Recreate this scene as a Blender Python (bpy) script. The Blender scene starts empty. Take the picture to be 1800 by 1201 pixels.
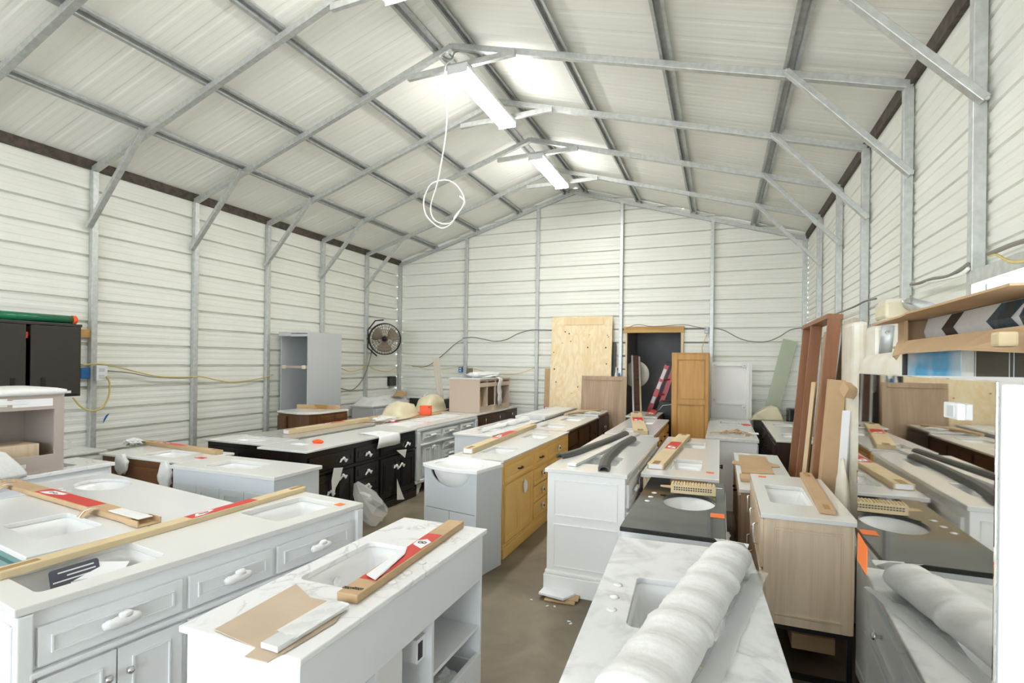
import bpy, bmesh, math, random
from mathutils import Vector, Matrix, noise
R = random.Random(7)
C = bpy.context.scene.collection
rad = math.radians

# ------------------------------------------------------------------ camera
# solved from the wall ribs, posts and purlins; everything below is in metres
F_PX, YAW, ROLL, CY, H = 926.6, rad(21.616), rad(.739), 637.1, 1.717
K = 1.073
_c, _s, _cr, _sr = math.cos(YAW), math.sin(YAW), math.cos(ROLL), math.sin(ROLL)
FW = Vector((-_s, _c, 0)); RI = Vector((_c*_cr, _s*_cr, _sr)); UP = Vector((-_c*_sr, -_s*_sr, _cr))
cam_d = bpy.data.cameras.new('camera'); cam = bpy.data.objects.new('camera', cam_d); C.objects.link(cam)
cam.matrix_world = Matrix(((RI.x, UP.x, -FW.x, 0), (RI.y, UP.y, -FW.y, 0), (RI.z, UP.z, -FW.z, H), (0, 0, 0, 1)))
cam_d.sensor_width = 36; cam_d.lens = F_PX/1800*36; cam_d.shift_y = (CY-600.5)/1800; cam_d.clip_start = .02; cam_d.clip_end = 200
bpy.context.scene.camera = cam

def _ray(u, v): return FW + (u-900)/F_PX*RI + (CY-v)/F_PX*UP
def onz(u, v, z):
    d = _ray(u, v); t = (z-H)/d.z; return Vector((d.x*t, d.y*t, z))
def ony(u, v, y):
    d = _ray(u, v); t = y/d.y; return Vector((d.x*t, y, H+d.z*t))
def onx(u, v, x):
    d = _ray(u, v); t = x/d.x; return Vector((x, d.y*t, H+d.z*t))

# ------------------------------------------------------------------ materials
def nodes(name):
    m = bpy.data.materials.new(name); m.use_nodes = True
    nt = m.node_tree; b = nt.nodes['Principled BSDF']; return m, nt, b
def N(nt, t, **k):
    n = nt.nodes.new(t)
    for a, v in k.items():
        if a in n.inputs: n.inputs[a].default_value = v
        else: setattr(n, a, v)
    return n
def rgb(c): return (c[0], c[1], c[2], 1)
def mat(name, col, rough=.5, metal=0., col2=None, scale=(6, 6, 6), nscale=1., detail=3, bump=0., spec=.5, dist=0., lo=.35, hi=.65):
    m, nt, b = nodes(name)
    b.inputs['Roughness'].default_value = rough; b.inputs['Metallic'].default_value = metal
    b.inputs['Specular IOR Level'].default_value = spec; b.inputs['Base Color'].default_value = rgb(col)
    if col2 is not None or bump:
        tc = N(nt, 'ShaderNodeTexCoord'); mp = N(nt, 'ShaderNodeMapping'); mp.inputs['Scale'].default_value = scale
        nz = N(nt, 'ShaderNodeTexNoise', Scale=nscale, Detail=detail, Distortion=dist)
        nt.links.new(tc.outputs['Object'], mp.inputs['Vector']); nt.links.new(mp.outputs[0], nz.inputs['Vector'])
        if col2 is not None:
            cr = N(nt, 'ShaderNodeValToRGB'); cr.color_ramp.elements[0].position = lo; cr.color_ramp.elements[1].position = hi
            cr.color_ramp.elements[0].color = rgb(col); cr.color_ramp.elements[1].color = rgb(col2)
            nt.links.new(nz.outputs[0], cr.inputs[0]); nt.links.new(cr.outputs[0], b.inputs['Base Color'])
        if bump:
            bp = N(nt, 'ShaderNodeBump', Strength=bump, Distance=.01)
            nt.links.new(nz.outputs[0], bp.inputs['Height']); nt.links.new(bp.outputs[0], b.inputs['Normal'])
    return m
def wood(name, c1, c2, axis='z', rough=.5, fine=1.):
    sc = {'x': (.6, 9, 9), 'y': (9, .6, 9), 'z': (9, 9, .6)}[axis]
    return mat(name, c1, rough, 0, c2, tuple(s*fine for s in sc), 2., 6, 0, .35, 1.2, .3, .7)
def marble(name, base, vein, sc=3., sharp=.12):
    m, nt, b = nodes(name)
    tc = N(nt, 'ShaderNodeTexCoord'); n1 = N(nt, 'ShaderNodeTexNoise', Scale=sc, Detail=8, Distortion=1.6)
    n2 = N(nt, 'ShaderNodeTexNoise', Scale=sc*1.7, Detail=6, Distortion=.6)
    nt.links.new(tc.outputs['Object'], n1.inputs['Vector']); nt.links.new(tc.outputs['Object'], n2.inputs['Vector'])
    ma = N(nt, 'ShaderNodeMath', operation='SUBTRACT'); ma.inputs[1].default_value = .5
    ab = N(nt, 'ShaderNodeMath', operation='ABSOLUTE'); nt.links.new(n1.outputs[0], ma.inputs[0]); nt.links.new(ma.outputs[0], ab.inputs[0])
    cr = N(nt, 'ShaderNodeValToRGB'); cr.color_ramp.elements[0].position = 0; cr.color_ramp.elements[1].position = sharp
    cr.color_ramp.elements[0].color = rgb(vein); cr.color_ramp.elements[1].color = rgb(base); nt.links.new(ab.outputs[0], cr.inputs[0])
    c2 = N(nt, 'ShaderNodeValToRGB'); c2.color_ramp.elements[0].position = .42; c2.color_ramp.elements[1].position = .62
    nt.links.new(n2.outputs[0], c2.inputs[0])
    mx = N(nt, 'ShaderNodeMix', data_type='RGBA'); nt.links.new(c2.outputs[0], mx.inputs[0])
    nt.links.new(cr.outputs[0], mx.inputs[6]); mx.inputs[7].default_value = rgb(base); nt.links.new(mx.outputs[2], b.inputs['Base Color'])
    b.inputs['Roughness'].default_value = .12; return m
def film(name, col, a, rough=.25):
    m, nt, b = nodes(name); b.inputs['Base Color'].default_value = rgb(col); b.inputs['Roughness'].default_value = rough
    tr = N(nt, 'ShaderNodeBsdfTransparent'); mx = N(nt, 'ShaderNodeMixShader'); mx.inputs[0].default_value = a
    nt.links.new(tr.outputs[0], mx.inputs[1]); nt.links.new(b.outputs[0], mx.inputs[2])
    nt.links.new(mx.outputs[0], nt.nodes['Material Output'].inputs[0]); return m
def glow(name, col, s):
    m, nt, b = nodes(name); b.inputs['Base Color'].default_value = rgb(col)
    b.inputs['Emission Color'].default_value = rgb(col); b.inputs['Emission Strength'].default_value = s; return m

M = {}
M['panel'] = mat('white_steel_panel', (.80, .81, .75), .42, 0, (.775, .785, .725), (1.2, 1.2, 1.2), 1.5, 3)
M['deck'] = mat('roof_panel', (.90, .90, .855), .6, 0, (.88, .88, .83), (1, 1, 1), 1.3, 3, 0, .3)
M['galv'] = mat('galvanized_steel', (.60, .62, .61), .42, .55, (.50, .52, .51), (1, 1, 1), 22, 2)
M['galv_dark'] = mat('galvanized_purlin', (.52, .54, .54), .5, .5, (.42, .44, .44), (1, 1, 1), 18, 2)
M['concrete'] = mat('concrete_floor', (.215, .178, .122), .5, 0, (.105, .083, .052), (1, 1, 1), 1.6, 9, .1, .4, .7, .38, .68)
M['ground'] = mat('outside_concrete', (.55, .54, .51), .8, 0, (.48, .47, .45), (1, 1, 1), .8, 4)
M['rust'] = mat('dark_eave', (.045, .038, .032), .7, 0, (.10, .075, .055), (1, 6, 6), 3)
M['white'] = mat('white_paint', (.77, .785, .80), .35)
M['white2'] = mat('warm_white_paint', (.80, .80, .785), .35)
M['coolwhite'] = mat('cool_white_paint', (.68, .72, .76), .35)
M['quartz'] = mat('white_quartz', (.71, .71, .69), .14)
M['quartz2'] = mat('cool_white_quartz', (.70, .71, .715), .14)
M['cer'] = mat('white_ceramic', (.84, .845, .845), .07)
M['marble'] = marble('veined_marble', (.75, .76, .765), (.56, .57, .58), 3.6, .09)
M['carrara'] = marble('pale_marble', (.82, .825, .83), (.60, .61, .62), 3.4, .03)
M['greytop'] = mat('grey_stone', (.42, .41, .37), .15, 0, (.36, .35, .32), (1, 1, 1), 40)
M['palegrey'] = mat('pale_grey_stone', (.66, .67, .64), .15, 0, (.60, .61, .58), (1, 1, 1), 30)
M['granite'] = mat('black_granite', (.018, .019, .017), .06, 0, (.035, .036, .033), (1, 1, 1), 240, 2, 0, .4)
M['black'] = mat('black_paint', (.012, .010, .010), .22)
M['espresso'] = wood('espresso_wood', (.022, .011, .009), (.045, .02, .014), 'z', .3)
M['brown'] = wood('brown_wood', (.16, .065, .022), (.10, .04, .015), 'x', .35)
M['brown_z'] = wood('brown_wood_upright', (.15, .06, .02), (.075, .03, .012), 'z', .3)
M['walnut'] = wood('dark_walnut', (.085, .04, .022), (.05, .022, .013), 'x', .35)
M['taupe'] = wood('taupe_wood', (.25, .19, .14), (.19, .14, .10), 'z', .5)
M['oak'] = wood('light_oak', (.74, .60, .44), (.60, .47, .33), 'z', .5)
M['gold'] = mat('mustard_paint', (.88, .59, .20), .35, 0, (.83, .54, .17), (2, 2, 2), 2)
M['goldwood'] = wood('golden_wood', (.58, .32, .09), (.46, .235, .06), 'z', .4)
M['pine'] = wood('pine_board', (.74, .55, .30), (.80, .66, .42), 'z', .5, .7)
M['greywood'] = wood('grey_brown_laminate', (.47, .335, .22), (.34, .235, .15), 'z', .45)
M['grey'] = mat('blue_grey_paint', (.50, .52, .535), .4)
M['lightgrey'] = mat('light_grey_paint', (.58, .61, .64), .4)
M['sagegrey'] = mat('carved_grey_paint', (.64, .67, .67), .38)
M['teal'] = mat('teal_paint', (.15, .27, .265), .4)
M['beige'] = mat('beige_carcass', (.55, .45, .36), .5)
M['taupe_in'] = mat('taupe_carcass', (.42, .36, .32), .5)
M['cream'] = mat('cream_wrap', (.72, .66, .47), .35, 0, (.64, .57, .39), (3, 3, 3), 2)
M['card'] = mat('cardboard', (.54, .375, .215), .75, 0, (.49, .335, .19), (3, 3, 3), 2, 4)
M['card2'] = mat('pale_cardboard', (.66, .53, .33), .75, 0, (.60, .475, .285), (3, 3, 3), 2, 4)
M['card3'] = mat('grey_brown_cardboard', (.56, .445, .33), .8, 0, (.51, .40, .29), (3, 3, 3), 2, 4)
M['tape'] = mat('packing_tape', (.40, .235, .075), .2)
M['red'] = mat('red_label', (.62, .035, .025), .4)
M['orange'] = mat('orange_tag', (.90, .20, .025), .5)
M['orangebox'] = mat('orange_plastic', (.90, .10, .015), .4)
M['paper'] = mat('white_paper', (.78, .79, .81), .6)
M['foam'] = mat('white_foam', (.78, .785, .78), .55, 0, (.74, .745, .74), (20, 20, 20), 2, 3, .25)
M['ink'] = mat('dark_ink', (.02, .02, .025), .5)
M['slate'] = mat('slate_card', (.075, .08, .105), .4)
M['film'] = film('clear_plastic_film', (.88, .9, .9), .33)
M['foggy'] = film('frosted_plastic', (.90, .91, .90), .72, .4)
M['sheet'] = film('green_tint_acrylic', (.52, .58, .45), .55, .3)
M['blackmetal'] = mat('black_metal', (.012, .012, .013), .4, .3)
M['cabsteel'] = mat('charcoal_steel', (.040, .036, .030), .42, .2)
M['chrome'] = mat('chrome', (.75, .75, .76), .12, 1.)
M['bronze'] = mat('dark_bronze', (.05, .03, .025), .3, .7)
M['rubber'] = mat('dark_rubber', (.06, .062, .055), .45)
M['mirror'] = mat('glossy_grey_panel', (.70, .69, .66), .022, 1., (.64, .63, .60), (1, 1, 1), 1.2, 3)
M['mat'] = mat('black_floor_mat', (.010, .010, .011), .6, 0, (.03, .03, .03), (1, 1, 1), 60, 2, .3)
M['green'] = mat('green_stretch_film', (.01, .16, .075), .12)
M['blue'] = mat('blue_plastic', (.02, .15, .42), .4)
M['yellow'] = mat('yellow_cable', (.62, .50, .16), .45)
M['cordgrey'] = mat('grey_cable', (.22, .22, .19), .5)
M['cordwhite'] = mat('white_cable', (.85, .86, .84), .4)
M['redpaint'] = mat('red_fibreglass', (.62, .05, .06), .35)
M['drywall'] = mat('grey_drywall', (.33, .34, .35), .7, 0, (.23, .235, .25), (1, 1, 1), 1.4, 4)
M['lumber'] = wood('raw_lumber', (.58, .37, .14), (.48, .28, .09), 'x', .6)
M['ply'] = mat('knotty_ply', (.80, .62, .36), .5, 0, (.86, .74, .52), (2.2, 2.2, .9), 2.2, 5, 0, .35, 3.5, .4, .62)
M['plank'] = wood('pale_plank', (.66, .50, .29), (.74, .60, .38), 'z', .55)
M['whiteboard'] = wood('flaking_white_board', (.70, .65, .56), (.55, .47, .38), 'z', .6)
M['redbrown'] = wood('red_brown_board', (.30, .135, .065), (.24, .10, .045), 'z', .45)
M['navy'] = mat('printed_navy', (.015, .05, .085), .2, 0, (.10, .19, .24), (3, 3, 3), 1.6, 4)
M['cyan'] = mat('printed_cyan', (.03, .38, .72), .25, 0, (.70, .80, .84), (3, 3, 3), 1.2, 2)
M['dirtywhite'] = mat('aged_white_wrap', (.74, .72, .65), .5, 0, (.66, .62, .50), (4, 4, 4), 2, 4, .2)
M['fan'] = mat('dusty_fan_wire', (.20, .16, .12), .45, .4)
M['blade'] = mat('dusty_fan_blade', (.36, .29, .23), .45, .3)
M['lamp'] = glow('lamp_diffuser', (1, .985, .95), 19.)

# ------------------------------------------------------------------ mesh helpers
_jit = random.Random(21)
def bx(bm, x0, x1, y0, y1, z0, z1, bev=0, mi=0, mtx=None):
    # a hair of difference in size keeps touching boards from sharing one plane
    j = _jit.uniform(0, .0005); x0, x1 = min(x0, x1)-j, max(x0, x1)+j; y0, y1 = min(y0, y1)-j, max(y0, y1)+j; z1 = max(z0, z1)-j*.5 if bev else max(z0, z1)
    t = Matrix.Translation(((x0+x1)/2, (y0+y1)/2, (z0+z1)/2)) @ Matrix.Diagonal((abs(x1-x0), abs(y1-y0), abs(z1-z0), 1))
    if mtx is not None: t = mtx @ t
    b2 = bm if not bev else bmesh.new()
    r = bmesh.ops.create_cube(b2, size=1, matrix=t)
    if bev:
        bmesh.ops.bevel(b2, geom=list(b2.edges), offset=bev, segments=2, affect='EDGES', profile=.6)
        mp = {}
        for v in b2.verts: mp[v] = bm.verts.new(v.co)
        for f in b2.faces:
            nf = bm.faces.new([mp[v] for v in f.verts]); nf.material_index = mi
        b2.free()
    else:
        fs = set(f for v in r['verts'] for f in v.link_faces)
        for f in fs: f.material_index = mi
def quad(bm, pts, mi=0):
    f = bm.faces.new([bm.verts.new(p) for p in pts]); f.material_index = mi; return f
def loft(bm, rings, mi=0, cap0=False, cap1=False, closed=True):
    vs = [[bm.verts.new(p) for p in r] for r in rings]
    n = len(vs[0])
    for a, b in zip(vs, vs[1:]):
        for i in range(n if closed else n-1):
            f = bm.faces.new([a[i], a[(i+1) % n], b[(i+1) % n], b[i]]); f.material_index = mi
    if cap0: bm.faces.new(vs[0][::-1]).material_index = mi
    if cap1: bm.faces.new(vs[-1]).material_index = mi
def tube(bm, pts, r, n=8, mi=0, rot=0., squash=1.):
    pts = [Vector(p) for p in pts]; rings = []; ref = None
    for i, p in enumerate(pts):
        d = (pts[min(i+1, len(pts)-1)] - pts[max(i-1, 0)])
        if d.length < 1e-9: d = Vector((0, 0, 1))
        d.normalize()
        if ref is None:
            ref = Vector((0, 0, 1)) if abs(d.z) < .9 else Vector((1, 0, 0))
        a = d.cross(ref)
        if a.length < 1e-5: a = d.cross(Vector((0, 1, .01)))
        a.normalize(); b = a.cross(d).normalized(); ref = b
        rr = r[i] if isinstance(r, (list, tuple)) else r
        rings.append([p + (a*math.cos(rot+2*math.pi*k/n) + b*math.sin(rot+2*math.pi*k/n)*squash)*rr for k in range(n)])
    loft(bm, rings, mi, True, True)
def lathe(bm, prof, n=20, mtx=Matrix(), mi=0):
    rings = [[mtx @ Vector((r*math.cos(2*math.pi*k/n), r*math.sin(2*math.pi*k/n), z)) for k in range(n)] for r, z in prof]
    loft(bm, rings, mi, True, True)
def prism(bm, poly, z0, z1, mtx=Matrix(), mi=0):
    loft(bm, [[mtx @ Vector((x, y, z0)) for x, y in poly], [mtx @ Vector((x, y, z1)) for x, y in poly]], mi, True, True)
def beam(bm, p, q, w, h, up=Vector((0, 0, 1)), mi=0):
    p, q = Vector(p), Vector(q); d = (q-p).normalized(); a = d.cross(up).normalized(); b = a.cross(d).normalized()
    o = [a*w/2+b*h/2, -a*w/2+b*h/2, -a*w/2-b*h/2, a*w/2-b*h/2]
    loft(bm, [[p+k for k in o], [q+k for k in o]], mi, True, True)
def rrect(cx, cy, lx, ly, r, n=5):
    out = []
    for sx, sy, a0 in ((1, 1, 0), (-1, 1, 90), (-1, -1, 180), (1, -1, 270)):
        for k in range(n+1):
            a = rad(a0+90*k/n); out.append((cx+sx*(lx/2-r)+r*math.cos(a), cy+sy*(ly/2-r)+r*math.sin(a)))
    return out
def ell(cx, cy, lx, ly, n=36): return [(cx+lx/2*math.cos(2*math.pi*k/n), cy+ly/2*math.sin(2*math.pi*k/n)) for k in range(n)]

def obj(name, bm, m, parent=None, smooth=False, label=None, bevel=0):
    bmesh.ops.recalc_face_normals(bm, faces=list(bm.faces))
    me = bpy.data.meshes.new(name); bm.to_mesh(me); bm.free()
    o = bpy.data.objects.new(name, me); C.objects.link(o)
    for x in (m if isinstance(m, list) else [m]): me.materials.append(M[x] if isinstance(x, str) else x)
    if smooth:
        for p in me.polygons: p.use_smooth = True
    if parent is not None: o.parent = parent
    if label: o['label'] = label
    if bevel:
        b = o.modifiers.new('edge', 'BEVEL'); b.width = bevel; b.segments = 2; b.limit_method = 'ANGLE'; b.angle_limit = rad(40)
    return o
def root(name, label, cat, loc=(0, 0, 0), rz=0., group=None):
    o = bpy.data.objects.new(name, None); C.objects.link(o); o.empty_display_size = .1
    o.location = loc; o.rotation_euler = (0, 0, rz); o['label'] = label; o['category'] = cat
    if group: o['group'] = group
    return o
def tag(o, label, cat, group=None, kind=None):
    o['label'] = label; o['category'] = cat
    if group: o['group'] = group
    if kind: o['kind'] = kind
    return o
def struct(name, bm, m, smooth=False):
    o = obj(name, bm, m, None, smooth); o['kind'] = 'structure'; return o
def nb(): return bmesh.new()

def slab(bm, outline, holes, z0, z1):
    eds = []
    for lp in [outline]+holes:
        vs = [bm.verts.new((x, y, z1)) for x, y in lp]
        eds += [bm.edges.new((vs[i], vs[(i+1) % len(vs)])) for i in range(len(vs))]
    g = bmesh.ops.triangle_fill(bm, use_beauty=True, use_dissolve=False, edges=eds)
    fs = [f for f in g['geom'] if isinstance(f, bmesh.types.BMFace)]
    e = bmesh.ops.extrude_face_region(bm, geom=fs)
    for v in e['geom']:
        if isinstance(v, bmesh.types.BMVert): v.co.z = z0
def basin(bm, shape, cx, cy, lx, ly, ztop, depth, flare=.8):
    def ring(s, z, r):
        return [Vector((x, y, z)) for x, y in (ell(cx, cy, lx*s, ly*s) if shape == 'oval' else rrect(cx, cy, lx*s, ly*s, r))]
    if shape == 'oval': pr = [(1.06, 0), (1.0, -.004), (.93, -.35*depth), (.78, -.7*depth), (.5, -.93*depth), (.12, -depth)]
    else: pr = [(1.05, 0), (1.0, -.004), (.97, -.3*depth), (.93, -.75*depth), (.86, -.95*depth), (.7, -depth), (.08, -depth*1.03)]
    loft(bm, [ring(s, ztop+z, max(.012, min(lx, ly)*.14*s)) for s, z in pr], 0, False, True)

def crumple(bm, c, size, seed, amp=.28, sub=3, floor=None, f=2.6):
    b = bmesh.new(); bmesh.ops.create_icosphere(b, subdivisions=sub, radius=1)
    off = Vector((seed*3.1, seed*1.7, seed*.9)); mp = {}
    for v in b.verts:
        n = noise.noise(v.co*f+off)*amp + abs(noise.noise(v.co*f*2.3+off))*amp*.7
        p = v.co*(1+n); p = Vector((p.x*size[0]/2, p.y*size[1]/2, p.z*size[2]/2)) + Vector(c)
        if floor is not None and p.z < floor: p.z = floor + (p.z-floor)*.02
        mp[v] = bm.verts.new(p)
    for fc in b.faces: bm.faces.new([mp[v] for v in fc.verts])
    b.free()
# ------------------------------------------------------------------ the shed
XL, XR, YB, YF = -6.573, 1.307, 9.843, -4.6
RX, RZ, RS = -2.633, 5.086, .3                       # ridge line and roof slope
def deck_z(x): return RZ - RS*abs(x-RX)
PITCH, RIB0 = .2286*K, H+1.963*K
def ribs(t0, t1, pitch, phase, d=.045, dm=.003, minors=2, g=.018):
    pts = [(t0, 0)]; i = math.floor((t0-phase)/pitch)-1
    while phase+i*pitch < t1+pitch:
        t = phase+i*pitch
        cand = [(t-g, 0), (t-g*.5, d), (t+g*.5, d), (t+g, 0)]
        for k in range(1, minors+1):
            m = t+pitch*k/(minors+1); cand += [(m-.022, 0), (m-.012, dm), (m+.012, dm), (m+.022, 0)]
        pts += [c for c in cand if t0+1e-4 < c[0] < t1-1e-4]; i += 1
    return pts+[(t1, 0)]
def sheet_rows(bm, rows):
    prev = None
    for a, b in rows:
        cur = (bm.verts.new(a), bm.verts.new(b))
        if prev: bm.faces.new([prev[0], prev[1], cur[1], cur[0]])
        prev = cur
def side_wall(name, pieces, x, sgn, **kw):
    bm = nb()
    for y0, y1, z0, z1 in pieces:
        sheet_rows(bm, [((x+sgn*o, y0, z), (x+sgn*o, y1, z)) for z, o in ribs(z0, z1, PITCH, RIB0, **kw)])
    return struct(name, bm, 'panel')
OPY = (1.07, 3.52); OPZ = 2.16
side_wall('wall_left', [(YF, YB, 0, deck_z(XL))], XL, -1)
side_wall('wall_right', [(OPY[1], YB, 0, deck_z(XR)), (YF, OPY[0], 0, deck_z(XR)), (OPY[0], OPY[1], OPZ+.05, deck_z(XR))], XR, 1, d=.014, dm=.006, g=.016)
DX0, DX1, DZ = -1.64, -.665, 2.285                   # doorway in the back wall
def gable(bm, y, sgn, x0, x1, z0):
    rows = []
    for z, o in ribs(z0, RZ, PITCH, RIB0):
        w = (RZ-z)/RS; a, b = max(x0, RX-w), min(x1, RX+w)
        if b-a < .002:
            if rows: break
            continue
        rows.append(((a, y+sgn*o, z), (b, y+sgn*o, z)))
    sheet_rows(bm, rows)
bm = nb()
gable(bm, YB, 1, XL, DX0, 0); gable(bm, YB, 1, DX1, XR, 0); gable(bm, YB, 1, DX0, DX1, DZ)
struct('wall_back', bm, 'panel')
bm = nb()
gable(bm, YF, -1, XL, -5.6, 0); gable(bm, YF, -1, .6, XR, 0); gable(bm, YF, -1, -5.6, .6, 3.4)
struct('wall_front', bm, 'panel')
bm = nb()
for xa, xb in ((XL-.06, RX), (RX, XR+.06)):
    sheet_rows(bm, [((xa, y, deck_z(xa)+o), (xb, y, deck_z(xb)+o)) for y, o in ribs(YF-.1, YB+.05, PITCH, .1, .004, .0008, 2, .035)])
struct('ceiling', bm, 'deck')
bm = nb(); bx(bm, XL-.05, XR+.05, YF, YB+.05, -.12, 0); struct('floor', bm, 'concrete')
bm = nb(); bx(bm, -40, 40, -40, YF, -.16, -.03); bx(bm, XR+.06, 40, YF, 40, -.16, -.03); struct('floor_outside', bm, 'ground')
# the dim room behind the doorway
AY = 11.3
bm = nb(); bx(bm, DX0-.1, DX0, YB+.03, AY, 0, 2.5); bx(bm, DX1+.35, DX1+.45, YB+.03, AY, 0, 2.5); bx(bm, DX0-.1, DX1+.45, AY, AY+.1, 0, 2.5)
bx(bm, DX1, DX1+.45, YB+.03, YB+.06, 0, 2.5); bx(bm, DX0-.1, DX1+.45, YB+.02, AY+.1, 2.42, 2.5)
struct('wall_alcove', bm, 'drywall')
bm = nb(); bx(bm, DX0-.1, DX1+.45, YB, AY+.1, -.12, 0); struct('floor_alcove', bm, 'concrete')
bm = nb(); bx(bm, DX0-.03, DX1+.055, YB-.05, YB+.02, DZ, DZ+.115, .006); struct('trim_1', bm, 'lumber')
bm = nb(); bx(bm, DX0, DX0+.03, YB-.04, YB+.03, 0, DZ, .004); bx(bm, DX1, DX1+.045, YB-.04, YB+.03, 0, DZ, .004); struct('trim_2', bm, 'plank')
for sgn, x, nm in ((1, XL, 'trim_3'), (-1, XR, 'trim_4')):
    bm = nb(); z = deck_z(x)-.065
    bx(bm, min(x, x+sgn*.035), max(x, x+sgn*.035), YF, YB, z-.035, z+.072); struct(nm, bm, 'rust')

# ------------------------------------------------------------------ galvanized frame
LY = [k*K for k in (1.21, 2.36, 3.496, 4.638, 5.767, 6.893, 8.049)]
RY = [k*K for k in (1.0, 2.15, 3.306, 4.389, 5.537, 6.652, 7.885)]
PX, QX = XL+.04, XR-.04
RT = .075                                             # rafter top below the deck
def bent(k, x): return LY[k]+(RY[k]-LY[k])*(x-PX)/(QX-PX)
ORD = ['sixth', 'fifth', 'fourth', 'third', 'second', 'first']
def steel(name, label, cat, p, q, w=.06, h=.06, mt='galv', up=Vector((0, 0, 1)), screws=None):
    bm = nb(); beam(bm, p, q, w, h, up)
    o = obj(name, bm, mt, None, bevel=.004); tag(o, label, cat, 'galvanized shed frame'); return o
NTH = ['seventh', 'sixth', 'fifth', 'fourth', 'third', 'second', 'first']
for k in range(0, 7):
    n = NTH[k]
    if k >= 2:
        steel('wall_post', 'galvanized steel wall post on left wall, %s from the back left corner post' % n, 'steel post', (PX, LY[k], 0), (PX, LY[k], deck_z(PX)-RT-.055), .062, .062, up=Vector((0, 1, 0)))
        steel('wall_post', 'galvanized steel wall post on right wall, %s from the back right corner post' % n, 'steel post', (QX, RY[k], 0 if k != 1 else OPZ), (QX, RY[k], deck_z(QX)-RT-.055), .062, .062, up=Vector((0, 1, 0)))
    zc = lambda x: deck_z(x)-RT-.03
    if k >= 1:
        steel('roof_rafter', 'sloping galvanized rafter on left roof side, %s from the gable wall' % n, 'rafter', (PX-.03, bent(k, PX), zc(PX-.03)), (RX, bent(k, RX), zc(RX)), .06, .06)
    if k >= 2:
        steel('roof_rafter', 'sloping galvanized rafter on right roof side, %s from the gable wall' % n, 'rafter', (QX+.03, bent(k, QX), zc(QX+.03)), (RX, bent(k, RX), zc(RX)), .06, .06)
        # diagonal knee braces, bolted at both ends
        x1 = -5.615; x2 = .455
        if k >= 2:
            bm = nb(); y = bent(k, x1)-.055; p, q = Vector((PX, LY[k]-.055, 3.155)), Vector((x1, y, zc(x1)-.0)); beam(bm, p, q, .045, .06, Vector((0, 1, 0)))
            o = obj('knee_brace', bm, 'galv', bevel=.004); tag(o, 'short diagonal brace between left post and rafter, %s from the gable wall' % n, 'brace', 'galvanized shed frame')
            bm = nb(); y = bent(k, x2)-.055; p, q = Vector((QX+.01, RY[k]-.055, 3.13)), Vector((x2, y, zc(x2))); beam(bm, p, q, .045, .06, Vector((0, 1, 0)))
            o = obj('knee_brace', bm, 'galv', bevel=.004); tag(o, 'short diagonal brace between right post and rafter, %s from the gable wall' % n, 'brace', 'galvanized shed frame')
            for pt in (p, q):
                b2 = nb(); lathe(b2, [(.012, 0), (.012, .006), (.007, .010)], 8, Matrix.Translation(pt+Vector((0, -.024, 0))) @ Matrix.Rotation(rad(90), 4, 'X')); obj('bolt_head', b2, 'galv', o)
        bm = nb(); zt = 4.735
        beam(bm, (-3.14, bent(k, -3.14)-.045, zt), (-1.90, bent(k, -1.9)-.045, zt), .045, .06)
        o = obj('collar_tie', bm, 'galv', bevel=.004); tag(o, 'horizontal collar tie under the roof ridge, %s from the gable wall' % n, 'collar tie', 'galvanized shed frame')
# hat-shaped purlins under the deck
pw = [('upper ridge purlin on left roof slope', -2.80), ('upper ridge purlin on right roof slope', -2.43), ('purlin on right roof slope, second from the ridge', -1.43),
      ('purlin on right roof slope, third from the ridge', -.475), ('lowest purlin on right roof slope, above the braces', .495),
      ('purlin on left roof slope, second from the ridge', -3.76), ('purlin on left roof slope, third from the ridge', -4.70), ('lowest purlin on left roof slope, above the braces', -5.66)]
for lab, x in pw:
    bm = nb(); z = deck_z(x)-.002; s = -RS if x > RX else RS
    prof = [(-.028, 0), (.028, 0), (.032, -.047), (.056, -.047), (.056, -.050), (.029, -.050), (.025, -.004), (-.025, -.004), (-.029, -.050), (-.056, -.050), (-.056, -.047), (-.032, -.047)]
    loft(bm, [[Vector((x+a, y, z+b+a*s)) for a, b in prof] for y in (YF, YB-.01)], 0, True, True)
    o = obj('roof_purlin', bm, 'galv_dark'); tag(o, 'long galvanized hat channel, '+lab, 'purlin', 'galvanized shed frame')
# gable framing on the back wall
GY = YB-.045
for lab, xa in (('left corner', PX), ('right corner', QX)):
    steel('wall_post', 'galvanized corner post standing in the back %s of the shed' % lab, 'steel post', (xa, GY, 0), (xa, GY, deck_z(xa)-RT-.055), .07, .07, up=Vector((0, 1, 0)))
for lab, xa in (('beside the blue outlet box', -4.585*K), ('behind the far wrapped marble tops', -3.134*K), ('between pine panel and doorway', -1.612*K), ('right of the doorway', -.148*K)):
    steel('wall_post', 'galvanized steel post on back wall, '+lab, 'steel post', (xa, GY, 0), (xa, GY, deck_z(xa)-RT-.055), .06, .06, up=Vector((0, 1, 0)))
for lab, xa in (('left', PX-.03), ('right', QX+.03)):
    steel('roof_rafter', 'gable rafter against the back wall, %s half of the peak' % lab, 'rafter', (xa, GY, deck_z(xa)-RT-.03), (RX, GY, deck_z(RX)-RT-.03), .06, .06)
# header over the side opening
bm = nb(); beam(bm, (QX, OPY[0], OPZ+.04), (QX, OPY[1], OPZ+.04), .075, .075); o = obj('door_header', bm, 'galv', bevel=.004)
tag(o, 'galvanized header tube over the side opening, above the open cardboard tray', 'header', 'galvanized shed frame')

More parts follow.
